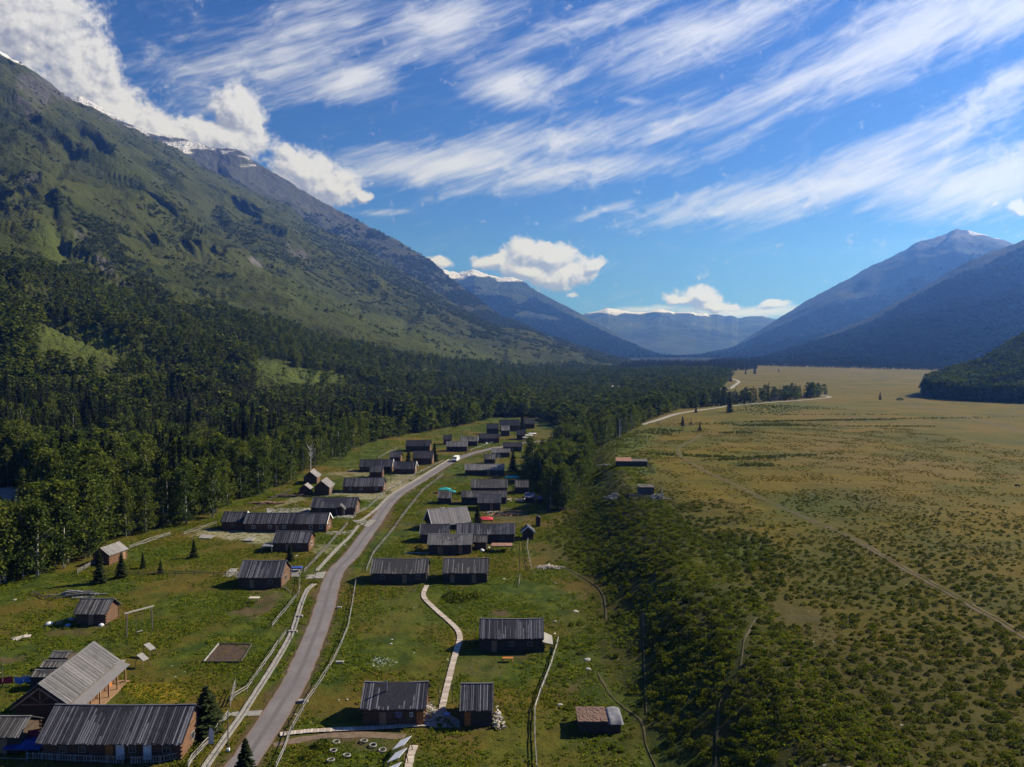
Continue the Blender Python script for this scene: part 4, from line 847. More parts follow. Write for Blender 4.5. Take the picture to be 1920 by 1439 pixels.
# swing frame, posts, poles
t = empty('swing_frame', G(262, 1190), rad(52), 'tall wooden swing frame standing alone in the left meadow', 'swing')
for s in (-1, 1): MB().bar((s * 2.3, 0, -.1), (s * 2.2, 0, 4.3), .2).build('post', M['darkrail'], t)
MB().bar((-2.6, 0, 4.4), (2.6, 0, 4.4), .2, None, .9).build('crossbar', M['rail'], t)
for s in (-1, 1): MB().bar((s * .5, 0, .6), (s * .5, 0, 4.3), .04).build('rope', M['darkrail'], t)
MB().box(-.55, .55, -.15, .15, .55, .62).build('seat', M['rail'], t)
def pole(px, py, h, label, mat='darkrail', w=.13, foot=False, name='pole', cat='pole', arm=False):
    t = empty(name, G(px, py), 0, label, cat)
    MB().tube([(0, 0, -.2), (0, 0, h)], [w * .6, w * .42], 6).build('shaft', M[mat], t)
    if foot: MB().box(-.16, .16, -.16, .16, -.1, .45).build('foot', M['white'], t)
    if arm: MB().bar((-.6, 0, h - .3), (.6, 0, h - .3), .1).build('crossarm', M[mat], t)
pole(428, 1410, 5.0, 'thin dark pole with a white foot between the channel and the lower road', foot=True)
pole(823, 1322, 2.9, 'lamp pole at the right of the boardwalk cabin', name='lamp_pole')
pole(848, 1318, 2.6, 'thin pole beside the lower end of the winding boardwalk')
pole(546, 1208, 3.0, 'thin pole beside the pinkish slab over the channel')
pole(592, 1080, 3.4, 'thin pole at the entrance with the blue tarp')
pole(974, 1072, 7.5, 'tall thin pole right of the boardwalk top cabin')
pole(5, 1290, 4.2, 'dark pole behind the red cloth')
pole(829, 1046, 4.2, 'short pole in front of the pale roofed cabin')
pole(1162, 821, 9.0, 'tall white marker pole on the lush bank below the trees', 'white', .28)
pole(733, 906, 4, 'pole beside the channel in the upper road')
t = empty('name_board', G(396, 1396), 0, 'white sculpted board leaning by the fence near the dark bush', 'board'); MB().hexa([(-.5, 0, 0), (.4, 0, 0), (.3, .1, 0), (-.5, .1, 0), (-.2, .1, 2.2), (.25, .1, 1.8), (.2, .2, 1.7), (-.2, .2, 2.1)]).build('board', M['clothwhite'], t)
# garden bed
t = empty('garden_bed', G(425, 1243), 0, 'rectangular garden bed of dark soil edged with pale boards', 'garden bed')
A, B, C_, D_ = [G(*q) - t.location for q in ((382, 1243), (452, 1243), (472, 1210), (410, 1209))]
up = Vector((0, 0, .14))
for a, b in ((A, D_), (D_, C_), (B, C_), (A, B)): MB().bar(a + up, b + up, .16, .28, .9 if (a, b) == (A, D_) else .3).build('board', M['rail' if (a, b) == (A, D_) else 'darkrail'], t)
mb = MB(); mb.add([tuple(p + Vector((0, 0, .1))) for p in (A, B, C_, D_)] + [tuple(p + Vector((0, 0, -.2))) for p in (A, B, C_, D_)], [(0, 1, 2, 3), (7, 6, 5, 4), (0, 4, 5, 1), (1, 5, 6, 2), (2, 6, 7, 3), (3, 7, 4, 0)]); mb.build('soil', M['soil'], t)
for (pts, lb) in (([(372, 1011), (395, 1012), (402, 1006), (378, 1004)], 'left oval raised bed in the pale gravel garden'), ([(456, 1016), (472, 1016), (480, 1010), (466, 1009)], 'right raised bed in the pale gravel garden')):
    slab('raised_bed', pts, M['stone'], .1, .2, lb, 'raised bed')
# white van on the road
def van(px, py, yaw):
    t = empty('van', G(px, py, .1), yaw, 'white minibus driving on the upper road', 'van'); L, Wd, Hh = 5.4, 1.95, 2.35
    prof = [(-L / 2, .45), (-L / 2, 1.35), (-L / 2 + .1, 2.2), (-L / 2 + .4, Hh), (L / 2 - 1.9, Hh), (L / 2 - 1.15, 2.1), (L / 2 - .45, 1.35), (L / 2, 1.15), (L / 2, .45)]; mb = MB(); n = len(prof)
    mb.add([(x, -Wd / 2 + (.1 if z > 1.4 else 0), z) for x, z in prof] + [(x, Wd / 2 - (.1 if z > 1.4 else 0), z) for x, z in prof], [tuple(range(n)), tuple(range(n, 2 * n))[::-1]] + [(i, (i + 1) % n, n + (i + 1) % n, n + i) for i in range(n)]); mb.build('body', M['white'], t)
    for s in (-1, 1):
        for x0, x1 in ((-2.3, -1.2), (-1.1, 0), (.1, 1.1)): MB().box(x0, x1, s * (Wd / 2 - .1) - .02, s * (Wd / 2 - .1) + .02, 1.42, 2.05).build('side_window', M['glass'], t)
        for x in (-1.7, 1.75):
            w = bpy.data.objects.new('wheel', MB().tube([(x, s * (Wd / 2 - .18), .36), (x, s * (Wd / 2 + .03), .36)], .36, 14).mesh('wheel', M['tyre'])); link(w, t)
            MB().tube([(x, s * (Wd / 2 + .03), .36), (x, s * (Wd / 2 + .05), .36)], .2, 10).build('rim', M['metalrim'], w)
        MB().box(L / 2 - .03, L / 2 + .04, s * .75 - .2, s * .75 + .2, .75, 1.0).build('headlight', M['glass'], t)
    MB().hexa([(L / 2 - 1.12, -.82, 2.08), (L / 2 - 1.12, .82, 2.08), (L / 2 - .48, .85, 1.4), (L / 2 - .48, -.85, 1.4), (L / 2 - 1.06, -.82, 2.1), (L / 2 - 1.06, .82, 2.1), (L / 2 - .42, .85, 1.42), (L / 2 - .42, -.85, 1.42)]).build('windscreen', M['glass'], t)
    MB().box(L / 2, L / 2 + .12, -.9, .9, .4, .62).build('bumper', M['metalrim'], t)
a, b = PATHS['road'][0][0], None
pv_ = G(854, 866); pn = min(range(len(PATHS['road'][0])), key=lambda i: (PATHS['road'][0][i] - pv_).length); rd = PATHS['road'][0][pn - 2] - PATHS['road'][0][pn + 2]
van(855, 865.5, math.atan2(rd.y, rd.x))
# young black and white cow grazing far right
t = empty('cow', G(1908, 915), rad(155), 'black and white calf grazing alone at the right edge of the plain', 'calf')
me = bpy.data.meshes.new('body'); vs = [(0, 0, .78), (.35, 0, .8), (.6, 0, .82), (.82, 0, .72), (1.0, 0, .5), (1.12, 0, .32), (-.35, 0, .8), (-.55, 0, .78), (-.66, 0, .5)]; es = [(0, 1), (1, 2), (2, 3), (3, 4), (4, 5), (0, 6), (6, 7), (7, 8)]
rs = [.27, .26, .22, .14, .12, .07, .26, .2, .03]
for x, kx in ((.42, .03), (-.45, -.05)):
    for s in (-1, 1):
        b = len(vs); vs += [(x, s * .14, .55), (x + kx, s * .15, .3), (x, s * .15, .03)]; es += [(1 if x > 0 else 6, b), (b, b + 1), (b + 1, b + 2)]; rs += [.11, .06, .05]
me.from_pydata(vs, es, []); o = bpy.data.objects.new('body', me); link(o, t); o.modifiers.new('skin', 'SKIN'); o.modifiers.new('sub', 'SUBSURF').levels = 1; o.modifiers['sub'].render_levels = 1
for i, r in enumerate(rs): me.skin_vertices[0].data[i].radius = (r, r)
me.skin_vertices[0].data[0].use_root = True
cm_ = NT('patched_hide'); pn_ = cm_.noise(cm_.obj(), 1.6, 2, .5); cm_.bsdf(cm_.mix(cm_.ramp(pn_, .52, .56), (.02, .016, .013), (.6, .57, .53)), .8, .2); me.materials.append(cm_.m)
for s in (-1, 1): MB().bar((.86, s * .1, .78), (.88, s * .26, .80), .09, .04).build('ear', M['cowdark'], t)
# chimney smoke over the large roof
sm = NT('thin_smoke'); nz = sm.noise(sm.obj(), .55, 4, .6, 1.0); vv = sm.n('ShaderNodeVolumePrincipled'); vv.inputs['Color'].default_value = (.8, .85, 1, 1); sm.l(sm.math('MULTIPLY', sm.ramp(nz, .42,   .7), .14), vv.inputs['Density']); sm.l(vv.outputs[0], sm.out.inputs['Volume'])
b0 = G(943, 927); pts = [Vector((0, 0, 2.2)), Vector((-.6, .5, 3.6)), Vector((-1.9, 1, 5.2)), Vector((-2.6, 1.5, 7)), Vector((-2.4, 2.5, 9.5)), Vector((-1.0, 4, 12)), Vector((-3.0, 5, 14))]
smo = MB().tube(pts, [.12, .22, .35, .5, .7, .9, 1.1], 10).build('smoke', sm.m, None, True); smo.location = b0; tag(smo, kind='stuff')
# river beyond the first row of trees: gravel banks and water
def sheet(name, pts, mat, dz): 
    P = [G(*q) for q in pts]; me = bpy.data.meshes.new(name); me.from_pydata([(p.x, p.y, p.z + dz) for p in P], [], [tuple(range(len(P)))]); me.materials.append(mat); return tag(link(bpy.data.objects.new(name, me)), kind='structure')
gv = mat_plain('river_gravel', (.40, .39, .37), (.24, .23, .22), .6, bump=1)
wm = NT('river_water'); wm.bsdf((.05, .07, .07), .12, .5, wm.noise(wm.pos(), .8, 3, .6), .3, .1)
sheet('riverbank', [(-60, 945), (30, 948), (52, 936), (44, 920), (20, 914), (-60, 916)], gv, .25)
sheet('river', [(-120, 940), (-30, 938), (-10, 928), (-40, 920), (-120, 920)], wm.m, .3)
sheet('riverbank', [(283, 903), (300, 901), (306, 895), (290, 896)], gv, .25)
sheet('river', [(1136, 729), (1166, 728), (1166, 724), (1140, 724)], wm.m, .3)
sheet('riverbank', [(1132, 729), (1168, 728.5), (1175, 725), (1150, 723)], gv, .25)
def ground_mat():
    m = NT('meadow_ground'); p = m.pos()
    n1 = m.noise(p, .035, 5, .6); n2 = m.noise(p, .22, 5, .65); n3 = m.noise(p, 1.3, 5, .7); n4 = m.noise(p, .011, 3, .5)
    st = m.noise(m.mapping(p, scale=(.02, .22, 1), rot=(0, 0, rad(4))), 1.0, 5, .6)
    # village meadow
    g = m.mix(m.ramp(n2, .38, .66), (.027, .045, .004), (.070, .084, .008))
    g = m.mix(m.ramp(n1, .42, .62), g, (.095, .066, .011))
    g = m.mix(m.ramp(n3, .5, .72), g, (.024, .036, .007))
    # dry plain
    d = m.mix(m.ramp(n1, .40, .62), (.108, .078, .006), (.066, .063, .005))
    d = m.mix(m.math('MULTIPLY', m.ramp(st, .52, .68), .55), d, (.045, .046, .010))
    d = m.mix(m.math('MULTIPLY', m.ramp(n4, .5, .66), .5), d, (.130, .088, .025))
    d = m.mix(m.math('MULTIPLY', m.ramp(n3, .55, .75), .5), d, (.055, .050, .012))
    c = m.mix(m.attr('dry'), g, d); c = m.mix(m.math('MULTIPLY', m.attr('bushy'), .75), c, (.026, .029, .008))
    c = m.mix(m.math('MULTIPLY', m.attr('lush'), .9), c, m.mix(m.ramp(n3, .4, .65), (.058, .088, .012), (.034, .056, .010)))
    c = m.mix(m.math('MULTIPLY', m.attr('yellow'), m.ramp(n3, .35, .6)), c, (.21, .15, .012))
    c = m.mix(m.math('MULTIPLY', m.attr('pale'), m.ramp(m.noise(p, .9, 5, .7), .36, .55)), c, (.25, .23, .155))
    c = m.mix(m.math('MULTIPLY', m.attr('soil'), m.ramp(n2, .28, .52)), c, m.mix(n3, (.055, .036, .022), (.105, .068, .042)))
    vz = m.n('ShaderNodeTexVoronoi', i_Scale=.42); m.l(p, vz.inputs['Vector'])
    sp_ = m.math('MULTIPLY', m.math('LESS_THAN', vz.outputs['Distance'], .09), m.math('GREATER_THAN', m.noise(p, .12, 2, .5), .56))
    c = m.mix(m.math('MULTIPLY', sp_, .55), c, (.34, .33, .27))
    c = m.mix(m.attr('woods'), c, (.012, .016, .008))
    h = m.math('ADD', m.math('MULTIPLY', n3, .5), m.math('MULTIPLY', m.noise(p, 4.0, 3, .7), .25))
    m.bsdf(c, .95, .08, h, 1.0, .55)
    return m.m
gm = ground_mat()
for (fx, fy, fr) in FLATS: flat = flat * sstep(fr, fr + 1.5, np.hypot(gx - fx, gy - fy))
Z = gz + rough * near * flat
zones = ground_zones(gx.ravel(), np.maximum(gy.ravel(), 5), gz.ravel())
zones['soil'] = np.maximum(zones['soil'], (.75 * sstep(1.6, .1, road_d + vnoise(gx / 5, gy / 5, 41) * 1.2)).ravel())
na, nr = AA.shape
idx = np.arange(na * nr).reshape(na, nr)
Fq = np.stack([idx[:-1, :-1], idx[:-1, 1:], idx[1:, 1:], idx[1:, :-1]], -1).reshape(-1, 4)
me = mesh_np('ground', np.stack([gx, gy, Z], -1).reshape(-1, 3), Fq[:, ::-1], gm, zones, True)
ground = link(bpy.data.objects.new('ground', me)); tag(ground, kind='structure')

# ---------------------------------------------------------------- mountains
MT = {}
def mountain(name, sky, yr, yb, zb, x0, x1, ncol, nrow, amp, wav, mat, p=1.45, seed=0, rough_sky=2.0, gul=(), back=.45, snowline=None, tw=0.0):
    a0, a1 = AE(x0, 655)[0], AE(x1, 655)[0]
    a = np.linspace(a0, a1, ncol)
    sa = [AE(*q) for q in sky]
    es = np.interp(a, [q[0] for q in sa], [q[1] for q in sa])
    px = CX + F * a
    Yr = interp(px, yr); Yb = interp(px, yb)
    t = np.concatenate([np.linspace(0, 1, nrow) ** .9, 1 + np.linspace(0, back, 14)[1:]])
    A, T = np.meshgrid(a, t, indexing='ij')
    Y = Yb[:, None] + (Yr - Yb)[:, None] * T
    Zr = CAMH + es * Yr
    H = Zr - zb
    tt = np.clip(T, 0, 1)
    Zm = zb + H[:, None] * (tt ** p) - np.maximum(0, T - 1) * H[:, None] * 1.1
    X = A * Y
    u, v = uv_valley(X, Y)
    wu = u + fbm(u / (wav * 1.3), v / (wav * 1.3), 3, seed + 5) * wav * .9 + v * tw
    rg = ridged(wu / wav, v / (wav * 3.2), 6, seed, .54) - .45
    dt = fbm(u / 90, v / 90, 4, seed + 9)
    env = np.clip(4 * tt * (1.03 - tt), 0, 1) ** .75 * (T <= 1)
    D = amp * H[:, None] * env * rg + H[:, None] * .012 * dt * np.clip(tt * 3, 0, 1) + np.minimum(rough_sky, H[:, None] * .02) * fbm(u / 35, v / 35, 3, seed + 3) * np.clip(tt * 2, 0, 1)
    Zs = Zm + D
    if gul:
        gpx, gpy, _ = project(X, Y, Zs)
        for (pts, wdt, dep) in gul:
            dd = polydist(gpx, gpy, pts); Zs = Zs + dep * np.exp(-(dd / wdt) ** 2) * (T <= 1.0)
    n0, n1 = A.shape; idx = np.arange(n0 * n1).reshape(n0, n1)
    Fq = np.stack([idx[:-1, :-1], idx[1:, :-1], idx[1:, 1:], idx[:-1, 1:]], -1).reshape(-1, 4)
    V = np.stack([X, Y, Zs], -1)
    MT[name] = dict(a0=a0, a1=a1, ncol=ncol, t=t[:nrow], Yb=Yb, Yr=Yr, V=V[:, :nrow], rg=rg[:, :nrow])
    return V, Fq, dict(T=T, H=H, rg=rg, u=u, v=v, X=X, Y=Y, Z=Zs, dt=dt)
def finish(name, V, Fq, mat, attrs):
    me = mesh_np(name, V.reshape(-1, 3), Fq, mat, {k: v.ravel() for k, v in attrs.items()}, True)
    return tag(link(bpy.data.objects.new(name, me)), kind='structure')
def mt_height(name, x, y):
    M = MT[name]; a = x / y; c = (a - M['a0']) / (M['a1'] - M['a0']) * (M['ncol'] - 1)
    ok = (c >= 0) & (c < M['ncol'] - 1.001); c = np.clip(c, 0, M['ncol'] - 1.002); i = c.astype(int); f = c - i
    yb = M['Yb'][i] * (1 - f) + M['Yb'][i + 1] * f; yr = M['Yr'][i] * (1 - f) + M['Yr'][i + 1] * f
    tq = (y - yb) / (yr - yb); ok &= (tq >= 0) & (tq <= 1); tq = np.clip(tq, 0, 1)
    r = np.interp(tq, M['t'], np.arange(len(M['t']))); j = np.clip(r.astype(int), 0, len(M['t']) - 2); g = r - j
    Zv = M['V'][..., 2]
    z = (Zv[i, j] * (1 - g) + Zv[i, j + 1] * g) * (1 - f) + (Zv[i + 1, j] * (1 - g) + Zv[i + 1, j + 1] * g) * f
    return np.where(ok, z, -1e3), tq, ok
def mountain_mat(name, grass, grass2, rock, rock2, snow=(.62, .62, .68), trees=None, bs=1.0, scale=1.0):
    m = NT(name); p = m.pos(); s = scale
    n1 = m.noise(p, .006 / s, 5, .6); n2 = m.noise(p, .03 / s, 6, .65); n3 = m.noise(p, .14 / s, 4, .7)
    c = m.mix(m.ramp(n1, .38, .64), grass, grass2)
    c = m.mix(m.ramp(n2, .52, .72), c, tuple(v * .62 for v in grass))
    c = m.mix(m.math('MULTIPLY', m.ramp(n3, .50, .72), .5), c, tuple(v * .5 for v in grass))
    rk = m.mix(m.ramp(n3, .35, .65), rock, rock2)
    rf = m.ramp(m.math('ADD', m.attr('rock'), m.math('MULTIPLY', m.math('SUBTRACT', n2, .5), 1.3)), .35, .62)
    c = m.mix(rf, c, rk)
    c = m.mix(m.attr('scree'), c, (.16, .145, .155))
    c = m.mix(m.attr('lush'), c, m.mix(n3, (.050, .066, .014), (.080, .094, .020)))
    sf = m.ramp(m.math('ADD', m.attr('snow'), m.math('MULTIPLY', m.math('SUBTRACT', n3, .5), 1.1)), .42, .62)
    c = m.mix(sf, c, snow)
    h = m.math('ADD', m.math('MULTIPLY', n2, 1.0), m.math('MULTIPLY', n3, .45))
    m.bsdf(c, .95, .05, h, bs, 14.0 * s)
    return m.m
# near left mountain: the long green slope above the forest
L1_SKY = [(-900, 60), (-300, 0), (0, 98), (30, 112), (60, 130), (120, 172), (180, 206), (240, 235), (263, 246), (330, 283), (375, 315), (450, 349), (500, 369), (537, 381), (573, 412), (628, 441), (694, 472), (760, 512), (830, 554), (880, 587), (940, 613), (985, 617), (1040, 640), (1100, 664), (1174, 695), (1200, 703)]
GUL = [([(150, 262), (128, 300), (92, 350), (98, 400), (112, 450), (132, 490)], 11, -11), ([(112, 450), (180, 500), (262, 560)], 10, -9), ([(170, 262), (230, 320), (300, 380), (380, 450)], 26, 20), ([(400, 395), (420, 430), (395, 420)], 14, -24), ([(440, 385), (520, 450), (620, 540), (760, 610)], 14, -14),
       ([(330, 283), (450, 370), (560, 450), (700, 540)], 14, 14), ([(560, 500), (700, 580), (820, 630), (960, 680)], 14, 10), ([(760, 600), (860, 640), (940, 680)], 9, -8), ([(860, 600), (960, 640), (1080, 680)], 10, 6)]
V, Fq, d = mountain('left_mountain', L1_SKY, [(-900, 2000), (-400, 2100), (0, 2690), (200, 3070), (400, 3600), (600, 3900), (694, 3900), (830, 3500), (940, 2950), (985, 2850), (1100, 2300), (1174, 1960), (1200, 1930)],
                    [(-900, 190), (-400, 205), (0, 245), (200, 292), (400, 363), (600, 478), (800, 700), (1000, 1314), (1100, 1640), (1174, 1860), (1200, 1900)], -3, -880, 1200, 900, 260, .105, 480, None, 1.45, 3, 5.0, GUL)
px, py, _ = project(d['X'], d['Y'], d['Z'])
slope_n = d['dt'] * .5 + fbm(d['X'] / 160, d['Z'] / 60, 4, 77)
hrel = np.clip((d['Z']) / 1000, 0, 1.3)
rockm = .06 + .28 * sstep(.5, 1.05, hrel) + slope_n * .35 - .25 * sstep(.7, .1, hrel)
rockm += patchmap(px, py, [(60, 180, 50, 60, -30, .3), (555, 470, 45, 22, -40, .45), (640, 480, 60, 22, -40, .35), (80, 330, 60, 60, 0, .25), (700, 520, 60, 16, -35, .3), (300, 330, 30, 20, 0, .3), (380, 505, 20, 10, 0, .3), (110, 160, 50, 30, -35, .3)])
snowm = patchmap(px, py, [(20, 105, 50, 10, -28, .7), (258, 243, 10, 3, -30, .3)]) * sstep(.5, .9, hrel + .2)
scree = patchmap(px, py, [(195, 495, 26, 8, -40, .9), (480, 492, 20, 7, -30, .8), (240, 540, 30, 5, -30, .7), (150, 440, 14, 18, 0, .3), (60, 335, 20, 10, 0, .4)])
lush = patchmap(px, py, [(110, 460, 40, 60, 60, .7), (230, 560, 50, 16, -30, .9), (170, 640, 140, 40, -5, .95), (590, 705, 130, 22, 0, 1.0), (360, 760, 60, 10, 0, .5), (500, 690, 60, 14, 0, .8), (830, 650, 330, 26, -20, .4), (560, 540, 110, 40, -32, .35), (480, 400, 120, 22, -33, .3), (260, 330, 80, 40, -40, .3), (120, 690, 80, 14, -10, .9), (40, 690, 50, 30, 0, .6)])
m_l1 = mountain_mat('green_slope', (.033, .041, .010), (.056, .062, .016), (.046, .044, .041), (.11, .104, .10))
finish('left_mountain', V, Fq, m_l1, dict(rock=np.clip(rockm, 0, 1), snow=snowm, scree=scree, lush=lush))
# dark ridge behind it
L2_SKY = [(150, 180), (255, 238), (270, 246), (300, 252), (319, 255), (345, 262), (360, 270), (385, 272), (405, 279), (430, 278), (450, 283), (465, 292), (480, 305), (510, 322), (544, 342), (580, 364), (624, 387), (682, 420), (755, 457), (814, 493), (846, 524), (901, 565), (938, 592), (985, 610), (1010, 623), (1083, 650), (1156, 672), (1200, 683), (1260, 694)]
m_l2 = mountain_mat('rocky_ridge', (.032, .037, .020), (.048, .051, .026), (.042, .045, .042), (.085, .085, .083))
V, Fq, d = mountain('rocky_ridge', L2_SKY, [(150, 4300), (450, 4700), (624, 4900), (814, 4900), (901, 4400), (985, 3800), (1083, 3200), (1200, 2700), (1260, 2500)],
                    [(150, 2600), (450, 3300), (694, 3400), (830, 3100), (940, 2650), (1100, 2150), (1174, 1960), (1260, 2000)], -3, 150, 1255, 560, 140, .06, 330, None, 1.25, 23, 8.0)
hr = d['Z'] / 1300
sl2 = fbm(d['X'] / 150, d['Z'] / 70, 4, 78)
finish('rocky_ridge', V, Fq, m_l2, dict(rock=np.clip(.35 + .45 * sstep(.4, .9, hr) + sl2 * .5, 0, 1), snow=np.clip(sstep(1120, 1225, d['Z'] + sl2 * 230) * .55, 0, 1), scree=np.zeros_like(hr), lush=np.clip(sstep(.3, .7, sl2 + .3) * .25, 0, 1)))
# blue mountain further up the valley
L3_SKY = [(700, 470), (795, 488), (817, 500), (842, 509), (861, 512), (875, 509), (889, 506), (900, 510), (914, 514), (936, 520), (961, 521), (980, 528), (1005, 544), (1046, 566), (1080, 584), (1108, 600), (1155, 625), (1202, 653), (1233, 667), (1270, 680)]
m_l3 = mountain_mat('forested_far_mountain', (.022, .030, .017), (.050, .060, .030), (.07, .068, .068), (.13, .12, .12), scale=2.0)
V, Fq, d = mountain('far_mountain', L3_SKY, [(700, 8600), (980, 8200), (1080, 7200), (1155, 6200), (1233, 5200), (1270, 5000)], [(700, 5200), (980, 4800), (1233, 4300), (1270, 4300)], -3, 700, 1268, 420, 120, .15, 800, None, 1.15, 43, 10.0)
sn = fbm(d['X'] / 260, d['Z'] / 120, 4, 79)
finish('far_mountain', V, Fq, m_l3, dict(rock=np.clip(.15 + sn * .4, 0, 1), snow=np.clip(sstep(700, 830, d['Z'] + sn * 110), 0, 1), scree=np.zeros_like(sn), lush=np.clip(sn, 0, 1) * .5))
# snow-topped range closing the valley
L4_SKY = [(1040, 600), (1085, 592), (1099, 588), (1124, 582), (1139, 577), (1155, 580), (1186, 586), (1211, 586), (1225, 582), (1236, 580), (1255, 583), (1267, 586), (1292, 584), (1305, 588), (1320, 587), (1333, 591), (1345, 589), (1358, 594), (1372, 592), (1385, 598), (1400, 594), (1430, 593), (1452, 598), (1475, 606), (1540, 614)]
V, Fq, d = mountain('snowy_range', L4_SKY, [(1040, 10200), (1540, 10000)], [(1040, 7300), (1300, 7000), (1540, 6400)], -3, 1040, 1540, 380, 110, .24, 1500, None, 1.0, 63, 12.0)
sn = fbm(d['X'] / 500, d['Z'] / 200, 4, 80)
finish('snowy_range', V, Fq, m_l3, dict(rock=np.clip(.2 + sn * .5, 0, 1), snow=np.clip(sstep(430, 520, d['Z'] + sn * 110) * sstep(.55, .85, d['T']), 0, 1), scree=np.zeros_like(sn), lush=np.clip(sn + .1, 0, 1)))
# right-hand peak and the forested slope in front of it
R1_SKY = [(1240, 690), (1300, 671), (1332, 661), (1377, 649), (1455, 600), (1513, 565), (1574, 534), (1597, 523), (1623, 506), (1671, 485), (1700, 468), (1720, 456), (1742, 453), (1760, 447), (1775, 441), (1794, 429), (1815, 433), (1849, 441), (1880, 450), (1900, 457), (2000, 490), (2500, 560)]
m_r = mountain_mat('shade_toned_forest_slope', (.020, .027, .017), (.036, .043, .026), (.075, .072, .068), (.12, .115, .11), scale=1.0, bs=1.0)  # base colours darkened to stand in for slopes lying in shade
V, Fq, d = mountain('peak_mountain', R1_SKY, [(1240, 5200), (1300, 5600), (1500, 6300), (1794, 6600), (2500, 6500)], [(1240, 4300), (1350, 3900), (1500, 3600), (1800, 3800), (2500, 3800)], 5, 1242, 2500, 560, 150, .22, 700, None, 1.1, 83, 8.0)
sn = fbm(d['X'] / 240, d['Z'] / 110, 4, 81); ppx, ppy, _ = project(d['X'], d['Y'], d['Z'])
finish('peak_mountain', V, Fq, m_r, dict(rock=np.clip(.12 + .5 * sstep(700, 1000, d['Z']) + sn * .5, 0, 1), snow=np.clip(sstep(940, 1020, d['Z'] + sn * 60) * sstep(1795, 1830, ppx), 0, 1) * .8, scree=patchmap(ppx, ppy, [(1620, 590, 60, 14, 35, .5), (1660, 560, 40, 10, 35, .5)]) * np.clip(sn + .4, 0, 1), lush=np.clip(sn - .1, 0, 1) * .4))
R2_SKY = [(1330, 690), (1429, 674), (1526, 637), (1623, 600), (1720, 545), (1817, 490), (1849, 476), (1894, 462), (1920, 452), (2050, 380), (2500, 150)]
V, Fq, d = mountain('forested_slope', R2_SKY, [(1330, 3000), (1526, 3300), (1720, 3700), (1920, 4000), (2500, 3800)], [(1330, 2700), (1430, 2500), (1560, 2050), (1700, 1800), (1900, 1700), (2500, 1500)], 5, 1335, 2500, 560, 150, .16, 520, None, 1.2, 103, 9.0)
sn = fbm(d['X'] / 140, d['Z'] / 70, 4, 82)
finish('forested_slope', V, Fq, m_r, dict(rock=np.clip(.0 + sn * .4, 0, 1), snow=np.zeros_like(sn), scree=np.zeros_like(sn), lush=np.clip(sn - .05, 0, 1) * .5))
R3_SKY = [(1735, 738), (1746, 733), (1765, 722), (1784, 715), (1830, 700), (1859, 685), (1881, 668), (1920, 645), (2050, 560), (2400, 420)]
V, Fq, d = mountain('wooded_hill', R3_SKY, [(1735, 720), (1800, 860), (1920, 980), (2400, 1000)], [(1735, 690), (1800, 645), (1920, 610), (2400, 520)], 6, 1738, 2400, 200, 60, .05, 120, None, 1.1, 123, 3.0)
finish('wooded_hill', V, Fq, m_r, dict(rock=np.zeros(d['T'].shape), snow=np.zeros(d['T'].shape), scree=np.zeros(d['T'].shape), lush=np.zeros(d['T'].shape)))
# ---------------------------------------------------------------- vegetation
def leaf_mat(name, c0, c1, c2, trans=.3):
    m = NT(name); r = m.rand(); t = m.attr('tone')
    c = m.mix(m.ramp(r, .0, 1.0), c0, c1); c = m.mix(m.ramp(t, .45, 1.0), c, c2)
    d = m.n('ShaderNodeBsdfDiffuse'); m.l(c, d.inputs[0]); tr = m.n('ShaderNodeBsdfTranslucent'); m.l(m.mix(1.0, c, (1.1, 1.25, .55), 'MULTIPLY'), tr.inputs[0])
    mx = m.n('ShaderNodeMixShader'); mx.inputs[0].default_value = trans; m.l(d.outputs[0], mx.inputs[1]); m.l(tr.outputs[0], mx.inputs[2]); m.l(mx.outputs[0], m.out.inputs['Surface']); return m.m
LM = dict(birch=leaf_mat('birch_leaves', (.040, .058, .013), (.098, .112, .020), (.115, .130, .028)), spruce=leaf_mat('spruce_needles', (.015, .023, .010), (.034, .045, .017), (.046, .058, .022), .15),
          shrub=leaf_mat('shrub_leaves', (.028, .043, .006), (.098, .104, .011), (.125, .130, .016), .3), grass=leaf_mat('grass_blades', (.044, .082, .006), (.155, .162, .013), (.170, .188, .018), .35), dryb=leaf_mat('dry_tussock', (.058, .056, .008), (.135, .106, .014), (.15, .12, .018), .3),
          flower=leaf_mat('white_umbels', (.50, .50, .44), (.66, .66, .60), (.60, .60, .52), .1), yellowf=leaf_mat('yellow_flowers', (.16, .14, .012), (.27, .19, .012), (.30, .21, .02), .2), far=leaf_mat('distant_tree_leaves', (.034, .044, .015), (.066, .076, .024), (.082, .094, .030), .2))
bark_w = mat_plain('white_bark', (.50, .48, .44), (.20, .19, .17), 1.2); bark_b = mat_plain('brown_bark', (.10, .075, .055), (.05, .038, .03), 1.5)
def quads(cs, size, rng, flat=0.0, aspect=.8):
    """leaf-sized faces at the given centres with random tilt"""
    n = len(cs); nrm = rng.normal(size=(n, 3)); nrm[:, 2] = np.abs(nrm[:, 2]) + flat; nrm /= np.linalg.norm(nrm, axis=1)[:, None]
    a = np.cross(nrm, rng.normal(size=(n, 3))); a /= np.linalg.norm(a, axis=1)[:, None]; b = np.cross(nrm, a)
    s = (size * rng.uniform(.6, 1.25, n))[:, None] if np.isscalar(size) else (size * rng.uniform(.6, 1.25, n))[:, None]
    V = np.stack([cs - a * s, cs - b * s * aspect, cs + a * s, cs + b * s * aspect], 1).reshape(-1, 3)
    return V, np.arange(4 * n).reshape(n, 4)
